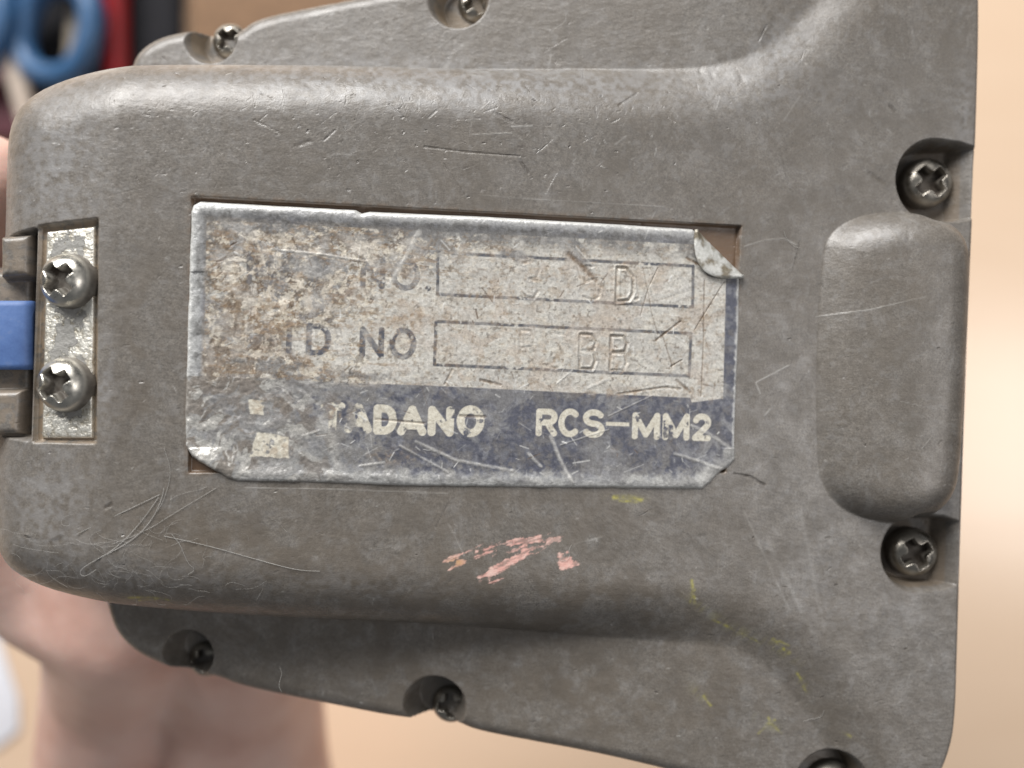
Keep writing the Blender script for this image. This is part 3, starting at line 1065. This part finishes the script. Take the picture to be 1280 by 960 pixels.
paint_l(W * 0.75 * sst(0.54, 0.60, fbm(lwx * 0.6, lwy * 0.6 + 5, 299, 5, 0.65)), (0.62, 0.56, 0.47), 0.3)
paint_l(0.6 * pan * sst(0.48, 0.62, q1) * (1 - LEFT) * (1 - ink) * 0.7, (0.37, 0.36, 0.34), 0.2)
paint_l(0.45 * pan * sst(0.55, 0.66, q2) * (1 - LEFT), (0.37, 0.29, 0.225), 0.05)
paint_l(0.55 * band * sst(0.50, 0.62, q1) * (1 - rev) * (LV > 480), (0.30, 0.30, 0.30), 0.35)
paint_l(0.45 * band * sst(0.52, 0.62, q2) * (1 - rev) * (LV > 480), (0.13, 0.125, 0.125), 0.15)
# dark smudges over the first row of type
for (u, v, ru, rv, th, a) in ((400, 325, 55, 14, 0.15, 0.55), (480, 335, 35, 14, -0.3, 0.5), (545, 310, 40, 18, 0.05, 0.65), (650, 320, 22, 9, 0.0, 0.6), (720, 318, 26, 9, 0.75, 0.8), (330, 420, 40, 12, 0.2, 0.4), (300, 480, 60, 16, 0.1, 0.7), (400, 480, 60, 10, 0.05, 0.7)):
    c, s = math.cos(th), math.sin(th)
    a1, b1 = (LU - u) * c + (LV - v) * s, -(LU - u) * s + (LV - v) * c
    g = np.exp(-(a1 / ru) ** 2 - (b1 / rv) ** 2)
    paint_l(a * sst(0.30, 0.62, g * 0.8 + (m4 - 0.5) * 0.9) * g ** 0.4, (0.20, 0.20, 0.205), 0.15)
ghost = word([('M', 308, 343, 319, 356), ('F', 350, 378, 321, 358), ('R', 385, 416, 322, 359), ('N', 450, 482, 324, 361), ('O', 488, 526, 325, 363)], 0.66) * sst(0.38, 0.50, m2 * 0.6 + m3 * 0.4)
paint_l(0.8 * ghost, (0.12, 0.12, 0.13))
ghost2 = word([('I', 356, 367, 404, 442), ('D', 382, 415, 405, 444), ('N', 449, 481, 409, 447), ('O', 486, 521, 410, 449)], 0.70) * sst(0.34, 0.46, m2 * 0.6 + m3 * 0.4)
paint_l(0.85 * ghost2, (0.075, 0.08, 0.10))
topg = np.exp(-((sdl + 2.6) / 1.3) ** 2) * (LV < 330) * sst(0.38, 0.56, m4 * 0.5 + q2 * 0.5 + 0.04) * (LU < 880)
paint_l(0.9 * topg, (0.155, 0.15, 0.145), 0.15)
# browned dirt fields
for (u, v, ru, rv, a) in ((500, 395, 60, 18, 0.6), (345, 400, 40, 30, 0.6), (560, 440, 12, 40, 0.4), (640, 375, 60, 30, 0.45), (880, 420, 8, 45, 0.8), (875, 490, 14, 12, 0.7), (330, 505, 40, 14, 0.6), (350, 560, 30, 12, 0.5), (690, 440, 40, 18, 0.35), (770, 450, 20, 18, 0.35),
                          (775, 490, 50, 6, 0.6), (490, 570, 26, 8, 0.5), (420, 515, 18, 12, 0.55), (700, 350, 70, 18, 0.4)):
    g = np.exp(-((LU - u) / ru) ** 2 - ((LV - v) / rv) ** 2)
    paint_l(a * g * sst(0.42, 0.62, m4 * 0.5 + m3 * 0.5), (0.28, 0.19, 0.115), 0.05)
zone = np.clip(sst(0.1, 0.6, LEFT_T) + 0.35, 0, 1) * pan
fl1 = fbm(LX * 1.3 + 3, LY * 1.7, 361, 4, 0.6)
fl2 = fbm(LX * 1.5 + 43, LY * 1.5 + 8, 366, 4, 0.6)
paint_l(0.75 * zone * sst(0.58, 0.64, fl1) * (1 - 0.6 * ink), (0.60, 0.55, 0.46), 0.25)
paint_l(0.60 * zone * sst(0.61, 0.68, fl2) * (1 - 0.5 * ink), (0.15, 0.12, 0.088), 0.05)
paint_l(0.55 * zone * sst(0.60, 0.66, fbm(LX * 0.8 + 13, LY * 2.6 + 28, 371, 3, 0.6)), (0.24, 0.165, 0.10), 0.05)
sm = np.zeros_like(LX)
for (u, v, ru, rv, th, a) in ((330, 285, 90, 10, 0.03, 0.8), (560, 292, 90, 12, 0.04, 0.9), (700, 300, 60, 9, 0.04, 0.8), (385, 335, 60, 18, 0.1, 0.8), (300, 345, 26, 30, 0.0, 0.5), (640, 318, 34, 12, 0.0, 0.7), (330, 455, 80, 14, 0.1, 0.8), (280, 420, 22, 40, 0, 0.5), (450, 470, 60, 9, 0.03, 0.7)):
    c, s_ = math.cos(th), math.sin(th)
    a1, b1 = (LU - u) * c + (LV - v) * s_, -(LU - u) * s_ + (LV - v) * c
    sm = np.maximum(sm, a * np.exp(-(a1 / ru) ** 2 - (b1 / rv) ** 2))
paint_l(0.85 * sst(0.34, 0.60, sm * 0.75 + (m4 - 0.5) * 0.8 + (m3 - 0.5) * 0.25) * (sm > 0.06), (0.19, 0.187, 0.185), 0.25)
# sprinkle of specks over the clean part
paint_l(0.45 * sst(0.66, 0.76, m3) * pan * sst(0.35, 0.6, m1 + 0.15), (0.22, 0.16, 0.10))
paint_l(0.6 * sst(0.70, 0.78, fbm(LX * 2.6 + 5, LY * 2.6, 280, 2)) * pan, (0.14, 0.12, 0.10))
paint_l(0.35 * sst(0.45, 0.7, m2) * pan, (0.47, 0.455, 0.43), 0.1)
# scratches: bright and dark
lh = np.zeros_like(LX)
for pts, w, a in (([(524, 290), (505, 325), (487, 356)], 0.30, 0.75), ([(402, 525), (412, 545), (422, 582)], 0.55, 0.7), ([(340, 312), (400, 318), (458, 327)], 0.16, 0.6), ([(688, 545), (700, 575), (715, 603)], 0.26, 0.8),
                  ([(843, 567), (870, 575), (905, 588)], 0.24, 0.75), ([(864, 532), (885, 542), (912, 560)], 0.26, 0.6), ([(520, 552), (570, 575), (640, 588)], 0.22, 0.7), ([(500, 557), (560, 590)], 0.16, 0.6),
                  ([(660, 567), (676, 583)], 0.22, 0.7), ([(700, 556), (740, 543), (760, 537)], 0.1, 0.6), ([(760, 520), (815, 494)], 0.1, 0.5), ([(450, 582), (480, 578)], 0.16, 0.7), ([(378, 545), (400, 538)], 0.16, 0.8),
                  ([(695, 480), (715, 463)], 0.12, 0.8), ([(720, 310), (742, 335)], 0.14, 0.7), ([(820, 370), (860, 358)], 0.5, 0.55), ([(832, 378), (862, 368)], 0.4, 0.5), ([(735, 485), (760, 474)], 0.2, 0.6)):
    k = lstroke(pts, w)
    paint_l(k * a * 0.75, (0.58, 0.57, 0.54), 0.4)
    lh += k * 0.06
for pts, w, a in (([(710, 318), (728, 333), (744, 350)], 0.36, 0.8), ([(803, 335), (808, 356), (815, 395)], 0.08, 0.45), ([(822, 335), (810, 360), (800, 395)], 0.08, 0.45), ([(820, 425), (850, 402)], 0.16, 0.8), ([(828, 420), (840, 458)], 0.1, 0.7),
                  ([(838, 458), (852, 450)], 0.1, 0.7), ([(880, 350), (879, 420), (876, 495)], 0.10, 0.6), ([(868, 412), (905, 352)], 0.08, 0.6), ([(858, 323), (878, 333)], 0.2, 0.9), ([(815, 395), (822, 418)], 0.08, 0.6),
                  ([(845, 475), (862, 490)], 0.2, 0.7), ([(575, 520), (606, 521)], 0.2, 0.55), ([(470, 524), (530, 529)], 0.16, 0.5), ([(770, 493), (830, 484), (850, 486)], 0.16, 0.6), ([(600, 475), (625, 481)], 0.2, 0.6), ([(556, 480), (565, 462)], 0.16, 0.5)):
    k = lstroke(pts, w)
    paint_l(k * a, (0.13, 0.085, 0.05), 0.0)
    lh -= k * 0.10
for k in range(520):
    u, v = rng.uniform(270, 900), rng.uniform(290, 600)
    th = rng.uniform(0, 3.14)
    L = rng.gamma(1.5, 4.5) + 2
    x, y = (float(a) for a in dev(u, v, -0.1))
    x2, y2 = x + L * 0.1 * math.cos(th), y + L * 0.1 * math.sin(th)
    i0, i1 = np.searchsorted(lxs, [min(x, x2) - 0.4, max(x, x2) + 0.4])
    j0, j1 = np.searchsorted(lys, [min(y, y2) - 0.4, max(y, y2) + 0.4])
    if i1 <= i0 or j1 <= j0:
        continue
    sl = (slice(i0, i1), slice(j0, j1))
    q = np.clip(1.3 - polyline_dist(LX[sl], LY[sl], [(x, y), (x2, y2)]) / rng.uniform(0.05, 0.10), 0, 1) * rng.gamma(1.4, 0.22)
    q = np.minimum(q, 0.9)
    bright = rng.random() < (0.75 if v > 485 else 0.5)
    col = (0.60, 0.60, 0.58) if bright else (0.15, 0.11, 0.08)
    for i in range(3):
        lc[sl + (i,)] = lc[sl + (i,)] * (1 - q) + col[i] * q
    lh[sl] += q * (0.03 if bright else -0.05)

# rim of bare metal
rim = sst(-0.75, -0.2, sdl + 0.5 * (m3 - 0.5))
paint_l(rim * 0.9, (0.66, 0.66, 0.64), 0.45)
brc = np.exp(-((LU - 900) / 30) ** 2 - ((LV - 600) / 22) ** 2) + np.exp(-((LU - 255) / 34) ** 2 - ((LV - 583) / 20) ** 2)
paint_l(brc * sst(0.3, 0.55, m2) * 0.85, (0.56, 0.555, 0.53), 0.5)

# --- relief
G = {'3': [[(0, .95), (.3, 1), (.75, 1), (1, .8), (.85, .57), (.4, .52)], [(.4, .52), (.9, .48), (1, .2), (.7, 0), (.3, 0), (0, .08)]],
     '5': [[(.95, 1), (.1, 1), (.05, .55), (.6, .62), (1, .4), (.9, .1), (.5, 0), (0, .08)]],
     'D': [[(0, 0), (0, 1), (.55, 1), (.95, .75), (1, .3), (.75, .05), (0, 0)]],
     'B': [[(0, 0), (0, 1), (.7, 1), (1, .8), (.85, .56), (0, .52)], [(0, .52), (.85, .5), (1, .25), (.8, 0), (0, 0)]],
     'R': [[(0, 0), (0, 1), (.7, 1), (1, .8), (.85, .56), (0, .52)], [(.4, .52), (1, 0)]],
     '.': [[(0.2, 0), (0.5, 0.05)]]}
for ch, u0, u1, v0, v1, st_ in (('3', 653, 674, 328, 372, 0.45), ('5', 729, 751, 334, 375, 0.4), ('D', 770, 792, 336, 377, 1.0), ('.', 793, 801, 356, 374, 0.6), ('R', 649, 668, 414, 459, 0.35), ('5', 683, 705, 418, 460, 0.35), ('B', 724, 745, 419, 461, 0.9), ('B', 762, 784, 421, 463, 0.9)):
    xa, ya = (float(a) for a in dev(u0, v1, -0.1))
    xb, yb = (float(a) for a in dev(u1, v0, -0.1))
    emb = np.full(LX.shape, 9.0)
    for line in G[ch]:
        emb = np.minimum(emb, polyline_dist(LX, LY, [(xa + (xb - xa) * p[0], ya + (yb - ya) * p[1]) for p in line]))
    st2 = st_ * (0.35 + 0.65 * sst(0.35, 0.55, m2)) if st_ < 0.95 else st_
    lh -= st2 * 0.17 * np.exp(-(emb / 0.15) ** 2)
    lh += st2 * 0.09 * np.exp(-((emb - 0.34) / 0.13) ** 2)
    paint_l(0.5 * st2 * np.exp(-(emb / 0.11) ** 2) * sst(0.3, 0.55, m2), (0.20, 0.14, 0.085))
wl = band * (1 - rev) * sst(460, 330, LU + 60 * (m1 - 0.5)) * (LV > 470)
paint_l(0.5 * wl * sst(0.36, 0.56, m4), (0.22, 0.21, 0.20), 0.2)
paint_l(0.4 * wl * sst(0.52, 0.64, m2), (0.32, 0.315, 0.30), 0.35)
paint_l(0.7 * wl * sst(0.50, 0.60, q2), (0.17, 0.145, 0.12), 0.1)
paint_l(0.8 * wl * sst(0.56, 0.62, fbm(lwx * 0.5 + 70, lwy * 0.7, 295, 5, 0.6)), (0.52, 0.51, 0.48), 0.65)
lh += 0.15 * np.clip(wl + 0.6 * sst(575, 600, LV), 0, 1) * (np.abs(2 * fbm(LX * 0.6 + 11, LY * 0.6, 350, 4) - 1) - 0.2)
crump = (0.25 + 0.75 * np.clip(LEFT + 0.6 * (LV > 570), 0, 1))
lh += crump * (0.22 * (fbm(LX * 0.55, LY * 0.55, 310, 3) - 0.5) + 0.10 * (m4 - 0.5) + 0.05 * (m3 - 0.5))
lh += 0.08 * (fbm(LX * 0.2, LY * 0.2, 320, 2) - 0.5)
# lifted corner lower left, bent corner lower right, rolled top edge
lh += 0.9 * np.exp(-((LU - 245) / 26) ** 2 - ((LV - 588) / 18) ** 2) * (0.6 + 0.8 * m2)
lh -= 0.25 * np.exp(-((LU - 900) / 16) ** 2 - ((LV - 602) / 14) ** 2)
lh += 0.22 * np.exp(-((sdl + 1.0) / 0.8) ** 2) * ((LV < 340) | (LV > 560))
lz = 0.12 + lh - edge(np.minimum(sdl_w + 0.12, 0.25), 0.40, 2.0)

P = np.stack([LX, LY, lz], -1)
# pull the outermost points onto the cut line
gxd = np.gradient(sdl, LS, axis=0)
gyd = np.gradient(sdl, LS, axis=1)
out = sdl > 0
P[..., 0] = np.where(out, LX - gxd * sdl, LX)
P[..., 1] = np.where(out, LY - gyd * sdl, LY)
keep = np.minimum.reduce([sdl[:-1, :-1], sdl[1:, :-1], sdl[1:, 1:], sdl[:-1, 1:]]) < 0
plate, usedl = grid_mesh('nameplate', P * MM, keep, M_LABEL, root)
set_color(plate.data, 'paint', np.concatenate([lc, np.ones(lc.shape[:2] + (1,))], -1).reshape(-1, 4)[usedl])
set_float(plate.data, 'metal', metal.ravel()[usedl])
plate['label'] = 'scuffed metal nameplate with navy band, TADANO RCS-MM2 lettering'

# corner of the plate folded over on itself
n = 26
fl = []
A_, B_, C_, D_ = (poly_at([p], 0.0)[0] for p in ((869, 288), (927, 346), (897, 349), (874, 326)))
aa, tt = np.meshgrid(np.linspace(0, 1, n), np.linspace(0, 1, n), indexing='ij')
e0 = A_[None, None] * (1 - aa[..., None]) + B_[None, None] * aa[..., None]
P_ = poly_at([(877, 338)], 0.0)[0]
Q_ = 2 * P_ - 0.5 * (A_ + B_)
e1 = A_[None, None] * ((1 - aa) ** 2)[..., None] + (2 * aa * (1 - aa))[..., None] * Q_[None, None] + B_[None, None] * (aa ** 2)[..., None]
xy = e0 * (1 - tt[..., None]) + e1 * tt[..., None]
zz = 0.05 + 0.55 * np.sin(np.pi * np.clip(tt * 0.72 + 0.02, 0, 1)) + 0.30 * (fbm(xy[..., 0] * 0.8, xy[..., 1] * 0.8, 330, 3) - 0.5)
PF = np.concatenate([xy, zz[..., None]], -1)
flap, uf = grid_mesh('folded_corner', PF * MM, np.ones((n - 1, n - 1), bool), M_LABEL, plate)
fm = fbm(xy[..., 0] * 0.9, xy[..., 1] * 0.9, 340, 4)
fc = np.ones((n, n, 4))
for i in range(3):
    fc[..., i] = (0.58, 0.58, 0.55)[i] * sst(0.35, 0.55, fm) + (0.22, 0.19, 0.14)[i] * (1 - sst(0.35, 0.55, fm))
set_color(flap.data, 'paint', fc.reshape(-1, 4))
set_float(flap.data, 'metal', np.full(n * n, 0.5))
sol = flap.modifiers.new('thickness', 'SOLIDIFY')
sol.thickness = 0.00022
sol.offset = -1

# ------------------------------------------------------------------ hand carrying the controller
UZ = 38.0                                             # underside of the controller, mm below its label


def under(u, v, extra):
    """depth of the underside below pixel u, v plus a distance"""
    d = 150.0
    for _ in range(5):
        w = np.array([(u - 640) / F * d, (480 - v) / F * d, -d])
        loc = (w - TVEC) @ RMAT
        d += (loc[2] + UZ + extra) / 1.0
    return d


bm = bmesh.new()


def chain(pts):
    """tapered limb: (u, v, depth, radius mm)"""
    for (a, b) in zip(pts[:-1], pts[1:]):
        pa, pb = wp(*a[:3]), wp(*b[:3])
        m = 7
        for i in range(m + 1):
            t = i / m
            p = pa.lerp(pb, t)
            r = (a[3] * (1 - t) + b[3] * t) * MM
            bmesh.ops.create_icosphere(bm, subdivisions=2, radius=r, matrix=Matrix.Translation(p))


def ud(u, v, r):
    return (u, v, under(u, v, r), r)


# forearm and the two muscle pads of the palm
chain([(120, 1400, 235, 20), (125, 1120, 222, 18), (128, 960, 205, 15), (150, 840, 186, 15), (165, 760, under(165, 760, 15), 15), (130, 680, under(130, 680, 14), 14)])
chain([(345, 1400, 235, 24), (330, 1120, 222, 22), (312, 960, 205, 18.5), (300, 840, 186, 17), (300, 740, under(300, 740, 16), 16), (335, 620, under(335, 620, 13), 13)])
chain([(230, 1400, 245, 24), (225, 1120, 236, 20), (215, 960, 224, 15), (215, 840, 204, 14), (235, 740, under(235, 740, 22), 15), (230, 600, under(230, 600, 15), 14)])
# thumb
chain([(150, 770, under(150, 770, 15), 13), (62, 735, 162, 11.5), (-25, 640, 152, 10.5), (-62, 450, 144, 9.8), (-48, 310, 138, 9.2), (-18, 232, 134, 8.2)])
# four fingers, flat under the controller, tips curled a little
for (u0, u1, L, r) in ((150, 120, 1.0, 9.0), (215, 205, 1.1, 9.4), (280, 290, 1.02, 9.0), (340, 370, 0.82, 8.0)):
    pts = []
    for t, rr in ((0, 1.15), (0.35, 1.0), (0.7, 0.92), (1.0, 0.78)):
        u = u0 + (u1 - u0) * t
        v = 560 - 380 * L * t
        pts.append((u, v, under(u, v, r * rr + 0.2 + (1.5 if t == 0.35 else 0)), r * rr))
    chain(pts)
hand = bm_obj('hand', bm, M_SKIN)
mod = hand.modifiers.new('remesh', 'REMESH')
mod.mode = 'VOXEL'
mod.voxel_size = 0.0014
mod.use_smooth_shade = True
sm = hand.modifiers.new('smooth', 'SMOOTH')
sm.factor = 0.5
sm.iterations = 14
dg = bpy.context.evaluated_depsgraph_get()
me2 = bpy.data.meshes.new_from_object(hand.evaluated_get(dg))
hand.modifiers.clear()
old = hand.data
hand.data = me2
bpy.data.meshes.remove(old)
if not hand.data.materials:
    hand.data.materials.append(M_SKIN)
hand.data.polygons.foreach_set('use_smooth', np.ones(len(hand.data.polygons), bool))
tag(hand, 'bare left hand with wrist holding the grey controller from underneath', 'hand')

# ------------------------------------------------------------------ things on the desk, far out of focus
M_BLUE = simple('blue_plastic', (0.034, 0.10, 0.215), 0.4)
M_STEEL = simple('scissor_steel', (0.55, 0.55, 0.56), 0.3, 1.0)


def on_desk(u, v, h=0.0):
    return wp(u, v, CAMZ - h)


# black zip pouch lying at the back
def rounded_slab(name, corners_px, h0, h1, mat, r=0.004):
    bm = bmesh.new()
    lo = [bm.verts.new(on_desk(u, v, h0)) for u, v in corners_px]
    hi = []
    for (u, v), l in zip(corners_px, lo):
        hi.append(bm.verts.new((l.co.x, l.co.y, h1 * MM)))
    nn = len(lo)
    for i in range(nn):
        bm.faces.new((lo[i], lo[(i + 1) % nn], hi[(i + 1) % nn], hi[i]))
    bm.faces.new(lo[::-1])
    bm.faces.new(hi)
    bmesh.ops.bevel(bm, geom=list(bm.edges), offset=r, segments=3, profile=0.5, affect='EDGES')
    return bm_obj(name, bm, mat)


pouch = rounded_slab('pouch', [(-90, 150), (-120, -160), (236, -160), (233, 190)], 0.5, 9, simple('black_cloth', (0.006, 0.006, 0.009), 0.9, bump=0.0003))
tag(pouch, 'flat black cloth pouch under the scissors', 'pouch')
shade_sheet = rounded_slab('shaded_desk_sheet', [(240, 66), (238, -200), (520, -200), (520, 60)], 0.4, 3.0, simple('shaded_desk_brown', (0.21, 0.125, 0.07), 0.8), 0.0008)  # brown sheet added in place of desk lying in shade
tag(shade_sheet, 'brown cardboard sheet added for the shaded desk behind the controller', 'shade')
book = rounded_slab('notebook', [(-160, 175), (-160, 70), (16, 62), (40, 175)], 9.5, 14, simple('maroon_cover', (0.085, 0.018, 0.028), 0.6), 0.001)
tag(book, 'dark maroon notebook lying below the scissors', 'notebook')


def pen(name, a, b, r, mat_body, mat_tip, label, cat):
    a, b = Vector(a), Vector(b)
    e = empty(name, a)
    bm = bmesh.new()
    d = (b - a)
    tube(bm, [Vector((0, 0, 0)), d * 0.02, d * 0.60, d * 0.61, d * 0.98, d], [r * 0.7, r, r, r * 1.12, r * 1.12, r * 0.8], 20)
    bm_obj('barrel', bm, mat_body, e)
    bm = bmesh.new()
    tube(bm, [d * -0.10, d * -0.05, d * -0.001], [r * 0.2, r * 0.45, r * 0.68], 16)
    bm_obj('tip', bm, mat_tip, e)
    return tag(e, label, cat)


pen('marker_pen', on_desk(146, 125, 15), on_desk(140, -330, 15), 0.0044, simple('red_plastic', (0.25, 0.006, 0.01), 0.4), simple('felt_tip', (0.2, 0.01, 0.01), 0.8), 'red marker pen lying on the black pouch', 'pen')
pen('pencil', on_desk(92, 118, 13.5), on_desk(122, -330, 13.5), 0.0036, simple('beige_paint', (0.34, 0.29, 0.23), 0.5), simple('graphite', (0.05, 0.05, 0.05), 0.5), 'beige pencil seen through the blue scissor ring', 'pencil')
pen('ballpoint_pen', on_desk(40, 165, 19), on_desk(-45, -140, 19), 0.0034, simple('cream_plastic', (0.62, 0.53, 0.45), 0.4), M_STEEL, 'cream ballpoint pen left of the blue scissor ring', 'pen')

scis = empty('scissors', on_desk(60, -40, 20))
tag(scis, 'pair of scissors with blue plastic ring handles on the black pouch', 'scissors')
base = Vector(scis.location)


def loop_ring(cu, cv, ru, rv, th, h):
    pts = []
    for k in range(40):
        a = 2 * math.pi * k / 40
        x = math.copysign(abs(math.cos(a)) ** 0.85, math.cos(a)) * ru
        y = math.copysign(abs(math.sin(a)) ** 0.85, math.sin(a)) * rv
        u = cu + x * math.cos(th) - y * math.sin(th)
        v = cv + x * math.sin(th) + y * math.cos(th)
        pts.append(on_desk(u, v, h + 3.0 * math.sin(a + 2.0)) - base)
    return pts


for (cu, cv, th, sgn) in ((72, 38, 0.22, 1), (-38, 28, 0.30, -1)):
    bm = bmesh.new()
    tube(bm, loop_ring(cu, cv, 41, 58, th, 22), 0.0042, 14, closed=True, flat=1.15)
    tube(bm, [on_desk(cu + 6 * sgn, cv - 52, 22) - base, on_desk(cu * 0.6 + 25, cv - 110, 21) - base, on_desk(60 + 8 * sgn, -150, 20 + sgn) - base], [0.005, 0.0058, 0.005], 14, flat=0.7)
    bm_obj('handle', bm, M_BLUE, scis)
    bm = bmesh.new()
    q0, q1, q2 = (on_desk(u, v, 20 + sgn * 0.8) - base for u, v in ((60 + 8 * sgn, -140), (72 - 4 * sgn, -260), (90 - 2 * sgn, -520)))
    tube(bm, [q0, q1, q2], [0.005, 0.006, 0.0008], 8, flat=0.14)
    bm_obj('blade', bm, M_STEEL, scis)
bm = bmesh.new()
pp = on_desk(64, -210, 20) - base
tube(bm, [pp - Vector((0, 0, 0.003)), pp + Vector((0, 0, 0.0028)), pp + Vector((0, 0, 0.0034))], [0.0035, 0.0035, 0.002], 16, up=Vector((0, 1, 0)))
bm_obj('pivot', bm, M_STEEL, scis)

# white paper at the lower left
pp_ = [(-260, 740), (-6, 782), (24, 872), (25, 912), (-2, 934), (-260, 985)]
paper = rounded_slab('paper', pp_, 0.3, 1.2, simple('white_paper', (0.78, 0.80, 0.86), 0.7, var=0.04), 0.0002)
tag(paper, 'white paper scrap on the desk left of the wrist', 'paper')

# ------------------------------------------------------------------ lint clinging to the lower left corner
bm = bmesh.new()


def fibre(pts, z, r=0.035):
    r = r * 0.62
    q = []
    for k, (u, v) in enumerate(pts):
        x, y = (float(a) for a in dev(u, v, z))
        zz = float(surf_at(x, y))
        zz = max(zz, z - 6) + 0.12
        x, y = (float(a) for a in dev(u, v, zz))
        w = RMAT @ np.array([x, y, zz]) + TVEC
        q.append(Vector((w[0] * MM, w[1] * MM, (CAMZ + w[2]) * MM)))
    # smooth
    for _ in range(2):
        qq = [q[0]]
        for a, b in zip(q[:-1], q[1:]):
            qq += [a.lerp(b, 0.25), a.lerp(b, 0.75)]
        q = qq + [q[-1]]
    tube(bm, q, r * MM, 5)


fibre([(205, 610), (202, 625), (190, 650), (170, 672), (140, 690), (110, 705), (98, 715), (105, 722), (120, 712)], 0, 0.05)
fibre([(198, 622), (180, 648), (150, 682), (120, 700)], 0, 0.05)
fibre([(200, 618), (150, 642), (95, 668)], 0, 0.05)
fibre([(205, 670), (260, 682), (330, 702), (372, 713), (400, 714)], 0, 0.045)
fibre([(215, 668), (225, 680), (235, 705), (245, 712), (235, 718)], 0, 0.04)
fibre([(270, 610), (220, 640), (180, 665), (140, 680)], 0, 0.03)
fibre([(205, 560), (215, 590), (205, 625), (196, 640)], 0, 0.03)
for k in range(95):
    u, v = rng.normal(165, 85), rng.normal(705, 36)
    if v > 752 or u < 8 or u > 420:
        continue
    th = rng.uniform(0, 6.28)
    pts = [(u, v)]
    c = rng.normal(0, 0.25)
    s = rng.uniform(2, 12)
    for i in range(5):
        th += c + rng.normal(0, 0.3)
        pts.append((pts[-1][0] + s * math.cos(th), min(pts[-1][1] + s * 0.7 * math.sin(th), 756)))
    fibre(pts, 0, rng.uniform(0.009, 0.018))
for (u, v) in ((1030, 888), (1000, 310), (700, 700), (690, 40), (350, 835)):
    pts = [(u, v)]
    th = rng.uniform(0, 6.28)
    for i in range(4):
        th += rng.normal(0, 0.6)
        pts.append((pts[-1][0] + 8 * math.cos(th), pts[-1][1] + 8 * math.sin(th)))
    fibre(pts, 0, 0.03)
lm = simple('lint_fibre', (0.40, 0.39, 0.37), 0.8)
lint = bm_obj('lint', bm, lm)
tag(lint, 'tangle of pale lint fibres clinging to the controller corner', 'lint', kind='stuff')
